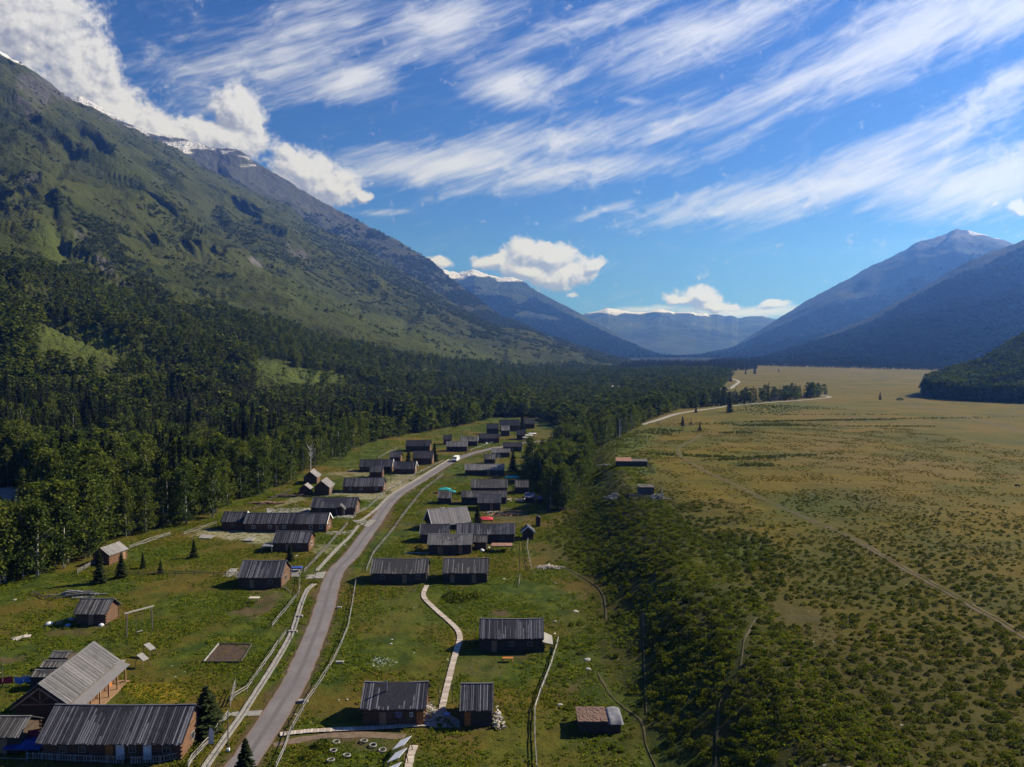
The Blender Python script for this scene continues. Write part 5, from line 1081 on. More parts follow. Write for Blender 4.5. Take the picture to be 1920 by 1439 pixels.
def birch_parts(seed, nclump, nleaf, lsize, h=1.0):
    """unit-height tree: (crown mesh arrays, trunk builder)"""
    rng = np.random.default_rng(seed); H = 18.0; cs = []; tone = []; tr = MB(); lean = rng.normal(0, .25, 2)
    top = np.array([lean[0] * 2, lean[1] * 2, H * .93]); tr.tube([(0, 0, -.3), (lean[0] * .5, lean[1] * .5, H * .3), (lean[0], lean[1], H * .6), tuple(top)], [.27, .2, .13, .04], 6)
    W_ = rng.uniform(2.6, 4.6); base = rng.uniform(.07, .17)
    for i in range(nclump):
        f = (i + rng.random()) / nclump; z = H * (base + (1 - base) * f); prof = math.sin(math.pi * min(1, (f * .86 + .14)) ** .85) ** .7
        r = W_ * prof * math.sqrt(rng.random()) ; a = rng.uniform(0, 2 * math.pi); c = np.array([lean[0] * f * 2 + r * math.cos(a), lean[1] * f * 2 + r * math.sin(a), z])
        k = rng.uniform(.6, 1.15); t = rng.random(); n = int(nleaf * k)
        cs.append(c + rng.normal(size=(n, 3)) * np.array([.75, .75, .62]) * k); tone += [t * .6 + rng.random() * .3] * n
        if i % 4 == 0 and nleaf > 12: tr.tube([(lean[0] * f, lean[1] * f, z - 1.8 - r * .3), tuple(c)], [.07, .02], 4)
    V, Fq = quads(np.concatenate(cs), lsize, rng, .25); return V / H, Fq, np.array(tone), tr, H
def spruce_parts(seed, tiers, nb, per, lsize):
    rng = np.random.default_rng(seed); H = 20.0; cs = []; sz = []; tone = []; tr = MB(); tr.tube([(0, 0, -.3), (0, 0, H * .5), (0, 0, H * .98)], [.24, .14, .02], 6)
    R = rng.uniform(2.3, 3.1)
    for i in range(tiers):
        f = (i + rng.random() * .6) / tiers; z = H * (.07 + .91 * f); r = R * (1 - f) ** .8 * rng.uniform(.75, 1.1) + .12
        for k in range(nb):
            a = rng.uniform(0, 2 * math.pi); rl = r * rng.uniform(.7, 1.15); t = rng.random() * .6
            for j in range(per):
                q = (j + .6) / per; cs.append((rl * q * math.cos(a), rl * q * math.sin(a), z - rl * q * .42 + rng.normal(0, .08))); sz.append(lsize * (.55 + .6 * (1 - f))); tone.append(t + .35 * rng.random())
    V, Fq = quads(np.array(cs), np.array(sz), rng, .9, .6); return V / H, Fq, np.array(tone), tr, H
def dome_parts(seed, n, lsize, zf=.75, blade=False):
    rng = np.random.default_rng(seed); d = rng.normal(size=(n, 3)); d[:, 2] = np.abs(d[:, 2]); d /= np.linalg.norm(d, axis=1)[:, None]; off = rng.normal(size=(6, 3)); off /= np.linalg.norm(off, axis=1)[:, None]
    k = 1 + sum(rng.uniform(-.35, .35) * np.maximum(0, d @ o) ** 2 for o in off); c = d * (k * rng.uniform(.45, 1.0, n) ** .5)[:, None]; c[:, 2] *= zf
    V, Fq = quads(c, lsize, rng, 0 if blade else .3); return V, Fq, rng.random(n)
def pmesh(name, V, Fq, tone, mat): return mesh_np(name, V, Fq, mat, dict(tone=tone))
def trunk_mesh(tr, H, mat):
    tr.v = [(x / H, y / H, z / H) for x, y, z in tr.v]; return tr.mesh('trunk', mat, True)
def whole(name, parts, leafm, barkm):
    V, Fq, tone, tr, H = parts; me = trunk_mesh(tr, H, barkm); bm = bmesh.new(); bm.from_mesh(me)
    c = pmesh('c', V, Fq, tone, leafm); bm.from_mesh(c)
    for f in list(bm.faces)[len(me.polygons):]: f.material_index = 1
    o = bpy.data.meshes.new(name); bm.to_mesh(o); bm.free(); o.materials.append(barkm); o.materials.append(leafm); return o
PCOL = {}
def pcol(name, meshes):
    c = bpy.data.collections.new(name)
    for i, me in enumerate(meshes):
        o = bpy.data.objects.new('%s_%02d' % (name, i), me); c.objects.link(o)
    PCOL[name] = (c, len(meshes)); return name
pcol('birch_kind', [whole('birch_mesh', birch_parts(100 + i, 46, 26, .40), LM['birch'], bark_w) for i in range(5)])
pcol('spruce_kind', [whole('spruce_mesh', spruce_parts(120 + i, 26, 8, 3, .62), LM['spruce'], bark_b) for i in range(4)])
pcol('birch_far', [whole('birch_far_mesh', birch_parts(140 + i, 24, 10, .95), LM['birch'], bark_b) for i in range(4)])
pcol('spruce_far', [whole('spruce_far_mesh', spruce_parts(160 + i, 13, 6, 1, 1.25), LM['spruce'], bark_b) for i in range(4)])
pcol('hill_tree', [pmesh('hill_tree_mesh', *dome_parts(180 + i, 34, .42, 1.5), LM['far']) for i in range(4)] + [whole('hill_spruce', spruce_parts(190, 8, 6, 1, 1.7), LM['spruce'], bark_b)])
LM['shadetone'] = leaf_mat('shade_toned_hill_leaves', (.012, .018, .009), (.026, .033, .015), (.032, .040, .018), .15)  # darker copy of the distant leaves, hillside shade put into the colour
pcol('shade_toned_tree', [pmesh('shade_toned_tree_mesh', *dome_parts(180 + i, 34, .42, 1.5), LM['shadetone']) for i in range(4)] + [whole('shade_spruce', spruce_parts(190, 8, 6, 1, 1.7), LM['spruce'], bark_b)])
pcol('shrub_kind', [pmesh('shrub_mesh', *dome_parts(200 + i, 130, .17, .85), LM['shrub']) for i in range(5)])
pcol('tuft_kind', [pmesh('tuft_mesh', *dome_parts(220 + i, 16, .34, .6, True), LM['grass']) for i in range(5)])
pcol('tussock_kind', [pmesh('tussock_mesh', *dome_parts(240 + i, 18, .34, .6, True), LM['dryb']) for i in range(4)])
pcol('umbel_kind', [pmesh('umbel_mesh', *dome_parts(260 + i, 14, .2, .9), LM['flower']) for i in range(3)])
pcol('yellow_kind', [pmesh('yellow_mesh', *dome_parts(270 + i, 14, .22, .9), LM['yellowf']) for i in range(3)])
def scatter(name, pts, scl, kind, seed=0, mixin=None):
    """one object of growth nobody could count: copies of a few plants at the given points"""
    if len(pts) == 0: return
    rng = np.random.default_rng(seed); n = len(pts); c, k = PCOL[kind]
    scl = np.asarray(scl, float); scl = scl[:, None] * np.stack([rng.uniform(.85, 1.15, n)] * 2 + [rng.uniform(.9, 1.1, n)], 1) if scl.ndim == 1 else scl
    me = bpy.data.meshes.new(name); me.vertices.add(n); me.vertices.foreach_set('co', np.asarray(pts, np.float32).ravel())
    a = me.attributes.new('scl', 'FLOAT_VECTOR', 'POINT'); a.data.foreach_set('vector', scl.astype(np.float32).ravel())
    a = me.attributes.new('rot', 'FLOAT_VECTOR', 'POINT'); r = np.zeros((n, 3), np.float32); r[:, 2] = rng.uniform(0, 6.28, n); r[:, :2] = rng.normal(0, .04, (n, 2)); a.data.foreach_set('vector', r.ravel())
    a = me.attributes.new('idx', 'INT', 'POINT'); a.data.foreach_set('value', rng.integers(0, k, n).astype(np.int32))
    o = link(bpy.data.objects.new(name, me)); tag(o, kind='stuff')
    g = bpy.data.node_groups.new(name, 'GeometryNodeTree'); g.interface.new_socket('Geometry', in_out='INPUT', socket_type='NodeSocketGeometry'); g.interface.new_socket('Geometry', in_out='OUTPUT', socket_type='NodeSocketGeometry')
    N = g.nodes; gi, go = N.new('NodeGroupInput'), N.new('NodeGroupOutput'); ip = N.new('GeometryNodeInstanceOnPoints'); ci = N.new('GeometryNodeCollectionInfo')
    ci.inputs['Collection'].default_value = c; ci.inputs['Separate Children'].default_value = True; ci.inputs['Reset Children'].default_value = True; ip.inputs['Pick Instance'].default_value = True
    def at(nm, ty):
        x = N.new('GeometryNodeInputNamedAttribute'); x.data_type = ty; x.inputs['Name'].default_value = nm; return [s for s in x.outputs if s.enabled and s.name == 'Attribute'][0]
    L = g.links.new; L(gi.outputs[0], ip.inputs['Points']); L(ci.outputs[0], ip.inputs['Instance']); L(at('idx', 'INT'), ip.inputs['Instance Index']); L(at('rot', 'FLOAT_VECTOR'), ip.inputs['Rotation']); L(at('scl', 'FLOAT_VECTOR'), ip.inputs['Scale']); L(ip.outputs[0], go.inputs[0])
    o.modifiers.new('growth', 'NODES').node_group = g; return o

# where the forest stands, outlined on the ground seen in the photo
FOREST = [(-260, 1150), (-100, 1112), (0, 1096), (100, 1080), (150, 1066), (182, 1048), (200, 1022), (250, 1006), (330, 988), (402, 972), (415, 952), (470, 934), (545, 908), (562, 892), (590, 878), (640, 862), (665, 843), (720, 824), (800, 810), (870, 798), (905, 790), (935, 782), (1000, 783), (1045, 797), (1066, 822), (1042, 848), (1018, 862), (994, 878), (994, 896), (1020, 908), (1034, 930), (1026, 962), (1056, 962), (1098, 905), (1106, 850), (1150, 824), (1206, 801), (1240, 783), (1262, 772),
          (1300, 764), (1340, 753), (1345, 735), (1356, 724), (1366, 714), (1374, 704), (1350, 697), (1250, 694), (1174, 698), (1120, 690), (1060, 686), (980, 694), (900, 684), (820, 676), (740, 668), (690, 655), (640, 645), (560, 622), (480, 600), (420, 585), (330, 575), (250, 560), (190, 545), (120, 515), (60, 505), (-260, 480)]
ROW = [(1290, 767), (1400, 757.5), (1500, 750), (1550, 745.5), (1548, 741), (1500, 744), (1400, 749), (1345, 752)]
CLEAR = [[(60, 612), (130, 610), (200, 636), (290, 672), (318, 690), (250, 692), (200, 706), (130, 700), (60, 690)], [(484, 690), (560, 688), (640, 703), (692, 717), (600, 724), (490, 724)], [(480, 672), (540, 680), (560, 690), (480, 692)], [(-60, 948), (46, 948), (58, 935), (48, 918), (20, 912), (-60, 912)], [(-60, 640), (0, 640), (30, 652), (0, 670), (-60, 670)], [(1130, 730), (1170, 729), (1170, 722), (1130, 722)], [(760, 690), (830, 694), (830, 700), (760, 697)], [(278, 905), (308, 903), (308, 893), (284, 893)]]
def surf(x, y):
    z = ground_z(x, y); h, t, ok = mt_height('left_mountain', x, y); return np.maximum(z, np.where(ok, h, -99)), t, ok
def jgrid(x0, x1, y0, y1, s, rng):
    X, Y = np.meshgrid(np.arange(x0, x1, s), np.arange(y0, y1, s)); X = X.ravel(); Y = Y.ravel()
    return X + rng.uniform(-.48, .48, X.shape) * s, Y + rng.uniform(-.48, .48, X.shape) * s
rng = np.random.default_rng(77); TX = []; TY_ = []
for (y0, y1, s) in ((120, 330, 4.3), (330, 620, 5.0), (620, 1100, 7.0), (1100, 2200, 10.0)):
    X, Y = jgrid(-.78 * y1, .5 * y1, y0, y1, s, rng); k = (X > -.72 * Y) & (X < .45 * Y); TX.append(X[k]); TY_.append(Y[k])
X, Y = jgrid(0, 60, 205, 400, 3.4, rng); cz = ground_z(X, Y); cqx, cqy, _ = project(X, Y, cz); k = inpoly(cqx, cqy, [(1012, 900), (1030, 860), (1050, 825), (1110, 825), (1106, 905), (1058, 964), (1026, 962)]); TX.append(X[k]); TY_.append(Y[k])
TX = np.concatenate(TX); TY_ = np.concatenate(TY_); TZ, _, _ = surf(TX, TY_)
tpx, tpy, _ = project(TX, TY_, TZ)
keep = inpoly(tpx, tpy, FOREST); row = inpoly(tpx, tpy, ROW); keep |= row
jx = vnoise(TX / 18, TY_ / 18, 74) * 26; jy = vnoise(TX / 15, TY_ / 15, 75) * 9
for c in CLEAR: keep &= ~(inpoly(tpx + jx, tpy + jy, c) & (rng.random(len(TX)) > .02))
sl_ = patchmap(tpx, tpy, [(80, 560, 40, 30, 0, .6), (420, 610, 60, 12, -10, .8), (300, 560, 60, 16, -20, .7), (600, 640, 80, 12, -12, .8), (760, 668, 60, 8, -12, .7)])
keep &= rng.random(len(TX)) > sl_ * .85
keep &= ~((path_dist(TX, TY_, ['road', 'far_road', 'bend']) < 2.2))
for hx, hy, hr in HOUSES: keep &= np.hypot(TX - hx, TY_ - hy) > hr + 1.5
TX, TY_, TZ, tpx, tpy, row = TX[keep], TY_[keep], TZ[keep], tpx[keep], tpy[keep], row[keep]
n = len(TX); ns = vnoise(TX / 38, TY_ / 38, 71) * .8 + vnoise(TX / 14, TY_ / 14, 72) * .5
pdark = sstep(700, 760, tpy) * sstep(905, 840, tpy) * sstep(1000, 850, tpx)
edge = np.minimum(polydist(tpx, tpy, FOREST[:24]), 60)
spr = (ns + pdark * .5 - .40 - .4 * sstep(25, 5, edge) + (tpx > 1020) * (-.15) + row * .45) > 0
TH = np.where(spr, rng.uniform(13, 20, n), rng.uniform(10.5, 16.5, n)) * np.where((tpx < 420) & (TY_ < 300), 1.18, 1.0) * (.75 + .35 * sstep(-.6, .6, vnoise(TX / 25, TY_ / 25, 73)))
TH *= np.where(tpx > 1000, .82, 1.0); TH = np.where(row & (tpx > 1470), rng.uniform(10, 15, n), TH); TH *= np.where(TY_ > 1100, 1.1, 1.0)
hp = TH * F / TY_
for c in CLEAR:                                         # low growth in front of the clearings, as the photo shows them open
    xs = [q[0] for q in c]; lo = max(q[1] for q in c); s_ = (tpx > min(xs) - 4) & (tpx < max(xs) + 4) & (tpy > lo) & (tpy - hp < lo - 6)
    TH = np.where(s_, np.maximum(TH * np.clip((tpy - lo + 6) / hp, .2, 1), 4.5), TH)
infr = (tpx > -40) & (tpx < 1960) & (tpy < 1600)
app = TH / TY_ * infr - 1e-3 * ((tpx < 0) | (tpx > 1920))
# hidden trees inside the wood count as less large: favour the edge facing the village
app *= np.where((edge < 30) | (TY_ < 330), 1.0, .8)
order = np.argsort(-app); NB, NS = 290, 190; ind = np.zeros(n, bool); nb_ = ns_ = 0
for i in order:
    if spr[i] and ns_ < NS: ind[i] = True; ns_ += 1
    elif not spr[i] and nb_ < NB: ind[i] = True; nb_ += 1
    if nb_ >= NB and ns_ >= NS: break
BV = [birch_parts(300 + i, 60, 40, .33) for i in range(6)]; SV = [spruce_parts(320 + i, 36, 12, 4, .58) for i in range(5)]
BMESH = [(pmesh('crown', a, b, c, LM['birch']), trunk_mesh(d, e, bark_w)) for a, b, c, d, e in BV]; SMESH = [(pmesh('crown', a, b, c, LM['spruce']), trunk_mesh(d, e, bark_b)) for a, b, c, d, e in SV]
PROTO = {}
def tree(kind, x, y, z, h, label, group=None, rr_=random.Random(13), wide=1.0):
    ms = BMESH if kind == 'birch' else SMESH; v = rr_.randrange(len(ms)); cr, tk = ms[v]; nm = kind + '_tree'
    if (kind, v) not in PROTO:
        r = bpy.data.objects.new(nm, None); r.empty_display_size = 1; PROTO[(kind, v)] = (r, bpy.data.objects.new('trunk', tk), bpy.data.objects.new('crown', cr)); src = PROTO[(kind, v)]; t = src
    else:
        s = PROTO[(kind, v)]; t = tuple(o.copy() for o in s)
    link(t[0]); link(t[1], t[0]); link(t[2], t[0]); t[0].location = (x, y, z); s = h; w = s * rr_.uniform(.9, 1.15) * wide; t[0].scale = (w, w, s); t[0].rotation_euler = (0, 0, rr_.uniform(0, 6.28))
    if 'group' in t[0]: del t[0]['group']
    return tag(t[0], label, 'tree', group)
def zone(px, py, kind):
    sp = 'dark pointed spruce' if kind == 'spruce' else 'leafy pale trunked birch'
    if px > 1280: return sp + ' in the tree row along the pale far road'
    if px > 1110: return sp + ' on the bank between the village and the plain'
    if px > 955: return sp + (' in the dark clump right of the yards' if py > 860 else ' in the wood right of the upper road end')
    if px > 700: return sp + ' in the wood behind the far end of the village'
    if px > 560: return sp + ' in the forest behind the gabled huts'
    if px > 410: return sp + ' in the forest behind the log bed yard'
    if px > 240: return sp + (' in the front edge behind the pale gravel garden' if py > 960 else ' deeper in the forest behind the gravel garden')
    if px > 100: return sp + (' in the front edge beside the turned cabin' if py > 985 else ' deeper in the forest left of the turned cabin')
    return sp + (' in the front row at the left edge of the meadow' if py > 1000 else ' deeper in the forest near the left frame edge')
for i in np.nonzero(ind)[0]:
    k = 'spruce' if spr[i] else 'birch'; lb = zone(tpx[i], tpy[i], k); tree(k, TX[i], TY_[i], TZ[i] - .1, TH[i], lb, wide=1.3 if tpx[i] > 1000 else 1.12, group= lb.split(' in the ')[-1].split(' on the ')[-1] + ' ' + k + ' trees')
for px, py, h, lb in ((228, 1084, 5.8, 'bushy young spruce right in front of the turned cabin'), (187, 1094, 7.8, 'tall dark spruce at the left of the turned cabin'), (268, 1066, 3.8, 'small spruce right of the turned cabin in the meadow'), (301, 1076, 3.2, 'thin small spruce by the dark thin fence'), (364, 1046, 4.6, 'lone spruce in the meadow below the gravel garden'), (544, 1052, 4.4, 'small spruce behind the square dark cabin'), (388, 1376, 6.6, 'large dark spruce at the right end of the very long cabin'), (461, 1458, 4.8, 'bushy conifer at the road edge at the bottom of the photo'),
                      (896, 990, 7.0, 'dark spruce left of the red canopy'), (766, 871, 7, 'dark spruce left of the dark cabin above the joined cabins'), (815, 866, 9, 'dark spruce right of the dark cabin above the joined cabins'), (796, 850, 5, 'small spruce before the cabin at the far meadow'), (1312, 808, 4.4, 'lone little spruce on the plain right of the pole enclosure'), (1280, 800, 6.0, 'spruce inside the dark pole enclosure'), (1368, 774, 10.5, 'single large spruce below the pale far road'), (1305, 774, 5, 'tiny spruce on the pale far road side'), (1000, 873, 6, 'small pointed spruce at the edge of the dark clump'), (962, 884, 9, 'slim spruce before the dark clump right of the yards'),
                      (1415, 702, 17, 'lone far tree on the plain by the road bend'), (1650, 750, 7, 'lone small tree on the far plain left of the dark track'), (1398, 702, 9, 'small far tree left of the lone tree by the bend'), (979, 806, 11, 'dark spruce beside the largest far cabin'), (1460, 698, 7, 'tiny far tree on the open plain'), (1370, 716, 11, 'tree by the road bend on the plain')):
    p = G(px, py); tree('spruce', p.x, p.y, p.z - .1, h, lb, wide=2.5 if py > 1300 else 1.75 if h < 13 else 1.4)
for px, py, h, lb in ((582, 882, 17, 'bare white limbed birch at the forest edge behind the gabled cabins'),):
    p = G(px, py); t = empty('dead_tree', (p.x, p.y, p.z), 0, lb, 'tree'); t.scale = (.85, .85, .72); mb = MB(); rr_ = random.Random(8); mb.tube([(0, 0, -.3), (.2, 0, 7), (.5, .2, 13)], [.3, .18, .04], 6); bb = MB()
    for k in range(22):
        z = rr_.uniform(4, 12); a = rr_.uniform(0, 6.28); l = rr_.uniform(1.5, 3.2); bb.tube([(.02 * z, 0, z), (.02 * z + math.cos(a) * l * .5, math.sin(a) * l * .5, z + l * .8), (.02 * z + math.cos(a) * l * .8, math.sin(a) * l * .8, z + l * 1.7)], [.09, .06, .025], 5)
    wb_ = mat_plain('bleached_wood', (.55, .53, .5), (.4, .38, .36), 2); mb.build('trunk', wb_, t); bb.build('branches', wb_, t)
st = ~ind; farm = TY_ > 420; P_ = np.stack([TX, TY_, TZ - .15], 1)
for nm, msk, kd in (('birch_forest', st & ~spr & ~farm, 'birch_kind'), ('spruce_forest', st & spr & ~farm, 'spruce_kind'), ('distant_birch_forest', st & ~spr & farm, 'birch_far'), ('distant_spruce_forest', st & spr & farm, 'spruce_far')):
    hh = TH[msk]; fw = {'birch_far': 1.5, 'spruce_far': 1.25, 'birch_kind': 1.2}.get(kd, 1.1); hk = .88 if kd.endswith('far') else 1.0
    scatter(nm, P_[msk], np.stack([hh * fw * hk] * 2 + [hh * hk], 1), kd, 5)
# woods on the slopes
def slope_points(name, n, rng, tmax=1.0, tpow=1.0):
    Mq = MT[name]; c = rng.uniform(0, Mq['ncol'] - 1.01, n); t = rng.random(n) ** tpow * tmax; i = c.astype(int); f = (c - i)[:, None]; r = np.interp(t, Mq['t'], np.arange(len(Mq['t']))); j = np.clip(r.astype(int), 0, len(Mq['t']) - 2); g = (r - j)[:, None]; V = Mq['V']
    return ((V[i, j] * (1 - g) + V[i, j + 1] * g) * (1 - f) + (V[i + 1, j] * (1 - g) + V[i + 1, j + 1] * g) * f), t, Mq['rg'][i, j]
rng = np.random.default_rng(91)
S_, t_, rg_ = slope_points('left_mountain', 190000, rng); qx, qy, _ = project(S_[:, 0], S_[:, 1], S_[:, 2])
pm = patchmap(qx, qy, [(180, 440, 66, 48, -20, 1.0), (310, 412, 90, 20, -36, 1.0), (415, 408, 36, 24, 0, 1.0), (305, 312, 34, 14, -10, 1.0), (340, 330, 14, 9, 0, 1.0), (285, 345, 40, 6, -25, 1.0), (275, 540, 90, 30, -38, 1.0), (505, 470, 80, 34, -40, .9), (40, 480, 60, 50, 0, .6), (90, 400, 40, 26, -30, .3), (225, 500, 50, 24, -35, .9), (190, 260, 90, 10, -38, .7), (60, 250, 50, 30, -30, .35), (560, 545, 110, 13, -36, 1.0), (690, 600, 120, 12, -31, 1.0), (820, 645, 110, 9, -27, 1.0), (640, 470, 130, 42, -33, .95), (770, 545, 110, 30, -36, 1.0), (880, 596, 90, 14, -24, 1.0), (590, 500, 60, 40, -35, .8), (910, 628, 40, 8, -10, .9), (960, 610, 70, 6, -14, .9), (380, 560, 40, 16, -20, .7), (470, 560, 50, 12, -30, .4), (420, 520, 30, 14, 0, .5), (490, 450, 70, 14, -34, .8), (1000, 660, 80, 8, -20, .7), (1090, 680, 50, 6, -16, .6), (150, 520, 70, 26, -20, 1.0), (80, 540, 90, 30, 0, 1.0)])
nz_ = vnoise(S_[:, 0] / 70, S_[:, 1] / 70, 61) * .6 + vnoise(S_[:, 0] / 22, S_[:, 1] / 22, 62) * .5
k = (pm * .95 + nz_ * 1.25 - .35 * rg_ + rng.uniform(-.22, .22, len(qx)) > .66) | ((nz_ - rg_ * .6 > .12) & (rng.random(len(qx)) < .30) & (qy > 170))
OPEN = [(470, 470), (560, 515), (700, 580), (800, 618), (900, 638), (1000, 650), (1100, 672), (1170, 690), (1160, 699), (1050, 689), (950, 685), (850, 672), (740, 655), (620, 628), (540, 592), (470, 550)]
k &= ~(inpoly(qx, qy, OPEN) & (rng.random(len(qx)) > .10)) & ~((patchmap(qx, qy, [(470, 400, 130, 24, -34, 1), (250, 330, 70, 50, -45, 1)]) > .2) & (rng.random(len(qx)) > .2))
k &= (qx > -60) & (S_[:, 2] > 12) & ~(inpoly(qx, qy, FOREST)) & (patchmap(qx, qy, [(110, 460, 22, 60, 40, 1), (240, 560, 60, 10, -30, 1)]) < .3)
S1 = S_[k]; print('slope trees', len(S1))
scatter('slope_woodland', S1 - [0, 0, .4], rng.uniform(1.8, 4.4, len(S1)), 'hill_tree', 6)
S_, t_, rg_ = slope_points('rocky_ridge', 60000, rng); nz_ = vnoise(S_[:, 0] / 160, S_[:, 2] / 60, 63) + .6 * vnoise(S_[:, 0] / 40, S_[:, 1] / 40, 64)
k = (nz_ + sstep(1000, 500, S_[:, 2]) * .55 > .28) & (S_[:, 2] < 900); scatter('ridge_woodland', S_[k], rng.uniform(4, 7, k.sum()), 'hill_tree', 7)
S_, t_, rg_ = slope_points('forested_slope', 62000, rng, .85); k = S_[:, 0] < .72 * S_[:, 1]
scatter('hillside_forest', S_[k], rng.uniform(4, 8.5, k.sum()), 'shade_toned_tree', 8)
S_, t_, rg_ = slope_points('peak_mountain', 40000, rng, .7); k = (S_[:, 0] < .72 * S_[:, 1]) & (vnoise(S_[:, 0] / 200, S_[:, 2] / 80, 65) + sstep(900, 300, S_[:, 2]) > .3)
scatter('mountain_forest', S_[k], rng.uniform(6, 10, k.sum()), 'shade_toned_tree', 9)
S_, t_, rg_ = slope_points('far_mountain', 26000, rng, .8); k = vnoise(S_[:, 0] / 300, S_[:, 2] / 120, 66) + sstep(700, 200, S_[:, 2]) * .8 > .3
scatter('valley_head_forest', S_[k], rng.uniform(7, 12, k.sum()), 'shade_toned_tree', 10)
S_, t_, rg_ = slope_points('wooded_hill', 15000, rng, 1.0); k = S_[:, 0] < .74 * S_[:, 1]; sp_ = vnoise(S_[:, 0] / 40, S_[:, 1] / 40, 67) > .2
scatter('hill_birch_wood', S_[k & ~sp_], rng.uniform(11, 17, (k & ~sp_).sum()), 'birch_far', 11); scatter('hill_spruce_wood', S_[k & sp_], rng.uniform(13, 19, (k & sp_).sum()), 'spruce_far', 12)
X, Y = jgrid(150, 1100, 1500, 3600, 13, rng); z = ground_z(X, Y); qx, qy, _ = project(X, Y, z)
k = inpoly(qx, qy, [(1150, 698), (1250, 695), (1372, 697), (1424, 693), (1420, 689), (1330, 685), (1200, 682)]) | inpoly(qx, qy, [(1330, 684), (1500, 689), (1700, 694), (1910, 698), (1910, 694), (1700, 689), (1500, 684), (1380, 679)])
scatter('valley_floor_forest', np.stack([X, Y, z], 1)[k], rng.uniform(13, 20, k.sum()), 'spruce_far', 13)
# shrubs on the bank and the plain
X, Y = jgrid(6, 230, 72, 470, 1.55, rng); X2, Y2 = jgrid(60, 560, 470, 900, 2.6, rng); X = np.concatenate([X, X2]); Y = np.concatenate([Y, Y2]); z = ground_z(X, Y); qx, qy, _ = project(X, Y, z)
den = patchmap(qx, qy, [(1180, 1010, 190, 120, 0, .95), (1100, 960, 70, 40, 0, .8), (1330, 1270, 170, 270, 12, .95), (1385, 1035, 105, 52, -10, 1.1), (1480, 1100, 120, 30, -20, .6), (1300, 970, 130, 40, 0, .7), (1560, 945, 150, 36, 0, .55), (1640, 1130, 460, 190, 0, .78), (1800, 1330, 460, 280, 0, 1.0), (1560, 1330, 260, 190, 0, .85), (1150, 1250, 140, 240, 0, .36), (1250, 1120, 110, 90, 0, .8), (1160, 1160, 80, 60, 0, .45), (1500, 1390, 200, 120, 0, .75), (1180, 880, 70, 60, 0, .4), (1300, 855, 130, 3, -2, .9), (1440, 858, 160, 4, 3, .9), (1640, 862, 200, 3, -2, .55), (1420, 873, 50, 4, 0, 1.0), (1800, 880, 90, 3, -6, .5), (1150, 835, 90, 24, 12, .5), (1400, 795, 220, 4, 0, .5), (1800, 1010, 280, 80, 0, .58), (1640, 787, 300, 2.5, 1, 1.0), (1700, 800, 260, 1.6, 0, .8), (1460, 798, 120, 2.5, 0, .9), (1480, 764, 130, 5, -2, .8), (1560, 778, 200, 1.5, 0, .8), (1850, 790, 120, 1.6, 2, .8), (1450, 770, 90, 8, 0, .6), (1240, 810, 60, 8, 0, .7), (1380, 812, 60, 2, 0, .9)])
nz_ = vnoise(X / 5.5, Y / 5.5, 68) * .55 + vnoise(X / 2.2, Y / 2.2, 69) * .35
k = (den + nz_ * .75 + rng.uniform(-.25, .25, len(X)) > .56) & (path_dist(X, Y, ['trail', 'trail2', 'trail3', 'trail4', 'track', 'road']) > .35)
k &= patchmap(qx, qy, [(1480, 1150, 70, 22, -12, 1), (1560, 1185, 50, 12, 0, 1), (1330, 1062, 30, 8, 0, 1), (1340, 965, 60, 5, 0, .8)]) < .35
for hx, hy, hr in HOUSES: k &= np.hypot(X - hx, Y - hy) > hr + .4
X, Y, z, qx, qy, den = X[k], Y[k], z[k], qx[k], qy[k], den[k]; sz = rng.uniform(.36, .74, len(X)) * np.where(qx < 1480, 1.1, .85) * (.85 + .35 * sstep(.5, 1.0, den)); print('shrubs', len(X))
ap = sz / Y * ((qx > 0) & (qx < 1920) & (qy < 1436)); o_ = np.argsort(-ap)[:300]; ind_s = np.zeros(len(X), bool); ind_s[o_] = True
SH = [pmesh('shrub', *dome_parts(400 + i, 210, .13, .85), LM['shrub']) for i in range(6)]; SP = {}
rr_ = random.Random(21)
for i in o_:
    v = rr_.randrange(6)
    o = SP[v].copy() if v in SP else SP.setdefault(v, bpy.data.objects.new('shrub', SH[v])); link(o); o.location = (X[i], Y[i], z[i]); s = sz[i]; o.scale = (s * 1.1, s * 1.1, s * rr_.uniform(.8, 1.2)); o.rotation_euler = (0, 0, rr_.uniform(0, 6.3))
    lb = 'low round green shrub ' + ('on the lower bank left of the dirt trail' if qx[i] < 1330 else 'on the bushy ground right of the dirt trail' if qx[i] < 1560 else 'on the open ground in the bottom right corner')
    tag(o, lb, 'shrub', lb[22:] + ' shrubs')
scatter('bank_shrubs', np.stack([X, Y, z], 1)[~ind_s], sz[~ind_s], 'shrub_kind', 14)
for px, py, r, lb in ((866, 1125, 1.9, 'large dark bush below the cabin at the boardwalk top'), (845, 1120, 1.4, 'left part bush below the boardwalk top cabin'), (892, 1120, 1.5, 'right hand bush below the boardwalk top cabin'), (787, 1028, 1.0, 'bush at the left corner of the pale roofed cabin'), (340, 1440, .9, 'green bush at the end of the picket fence'), (590, 1094, .9, 'dark bush beside the paved entrance'), (604, 1402, 1.0, 'dark flowering bush in the earth bed'), (578, 1420, .9, 'low bush at the left of the earth bed'), (1687, 751, 2.6, 'dark round bush at the start of the far track')):
    o = link(bpy.data.objects.new('bush', SH[len(lb) % 6])); p = G(px, py); o.location = p; o.scale = (r * 1.2, r * 1.1, r); tag(o, lb, 'bush')
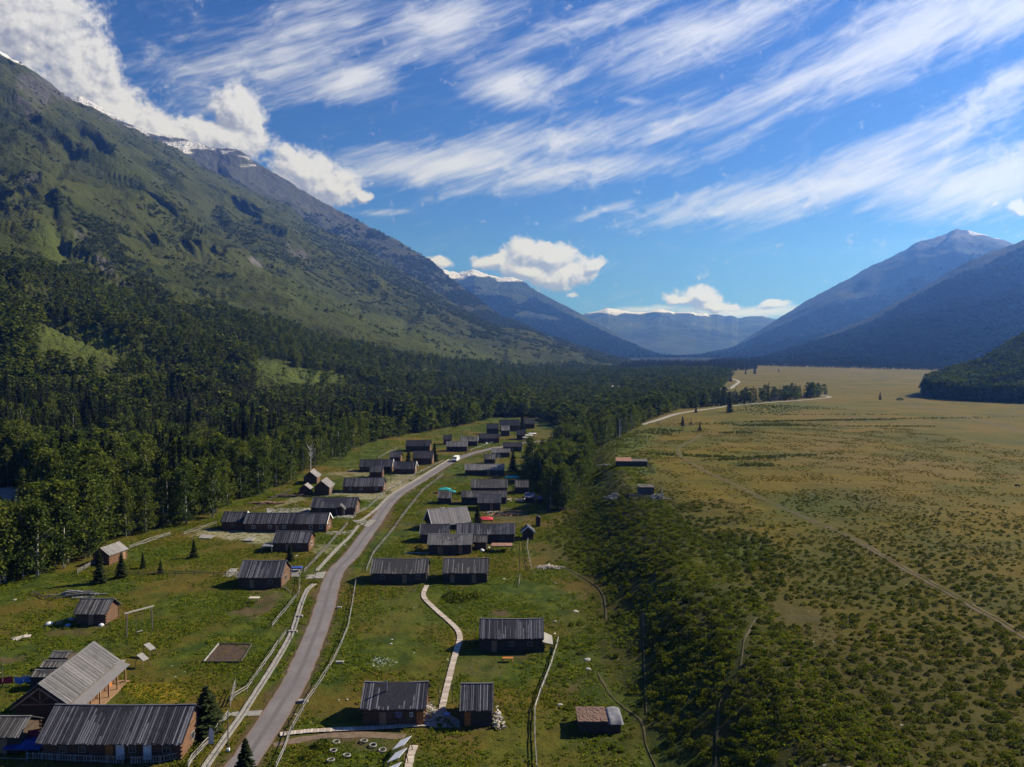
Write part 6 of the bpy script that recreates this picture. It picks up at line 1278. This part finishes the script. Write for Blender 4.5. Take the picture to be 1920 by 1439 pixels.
# grass of the meadows
def grassfield(name, x0, x1, y0, y1, s, kind, fn, size, seed):
    rng = np.random.default_rng(seed); X, Y = jgrid(x0, x1, y0, y1, s, rng); z = ground_z(X, Y); qx, qy, _ = project(X, Y, z); k = fn(X, Y, qx, qy, rng) & (qx > -30) & (qx < 1950) & (qy < 1460) & ~inpoly(qx, qy, FOREST)
    k &= (path_dist(X, Y, [p for p in PATHS if p not in ('far_track', 'far_road', 'bend')]) > .5)
    for hx, hy, hr in HOUSES: k &= np.hypot(X - hx, Y - hy) > hr * .8
    k &= (patchmap(qx, qy, SOIL) < .35) & (patchmap(qx, qy, [p for p in PALE]) < .5)
    X, Y, z = X[k], Y[k], z[k]; scatter(name, np.stack([X, Y, z + .02], 1), size(X, Y, rng), kind, seed); print(name, len(X))
gn = lambda X, Y: vnoise(X / 4, Y / 4, 91) * .5 + vnoise(X / 13, Y / 13, 92) * 1.0
grassfield('meadow_grass', -110, 42, 74, 300, .58, 'tuft_kind', lambda X, Y, qx, qy, r: gn(X, Y) + r.uniform(-.35, .35, len(X)) > -.08, lambda X, Y, r: r.uniform(.15, .42, len(X)), 31)
grassfield('meadow_grass', -90, 60, 300, 560, 1.5, 'tuft_kind', lambda X, Y, qx, qy, r: gn(X, Y) + r.uniform(-.3, .3, len(X)) > .1, lambda X, Y, r: r.uniform(.3, .6, len(X)), 32)
grassfield('dry_grass', 22, 210, 74, 420, 1.15, 'tussock_kind', lambda X, Y, qx, qy, r: gn(X, Y) + r.uniform(-.4, .4, len(X)) > .12, lambda X, Y, r: r.uniform(.2, .42, len(X)), 33)
WH = [(718, 1243, 34, 14, 0, 1.0), (612, 1406, 60, 20, 10, .25), (845, 1240, 12, 40, 0, .3), (855, 1320, 20, 26, 0, .2), (640, 1028, 20, 10, 0, .5), (350, 1030, 120, 16, 0, .12), (700, 928, 60, 6, 0, .7)]
grassfield('white_wildflowers', -110, 40, 74, 320, .6, 'umbel_kind', lambda X, Y, qx, qy, r: patchmap(qx, qy, WH) * (.95 + .4 * gn(X, Y)) > r.uniform(.15, 1, len(X)), lambda X, Y, r: r.uniform(.18, .42, len(X)), 34)
grassfield('yellow_wildflowers', -80, 0, 80, 300, .55, 'yellow_kind', lambda X, Y, qx, qy, r: patchmap(qx, qy, YEL[:7]) * (.5 + gn(X, Y) * 1.5) > r.uniform(.1, 1, len(X)), lambda X, Y, r: r.uniform(.15, .3, len(X)), 35)
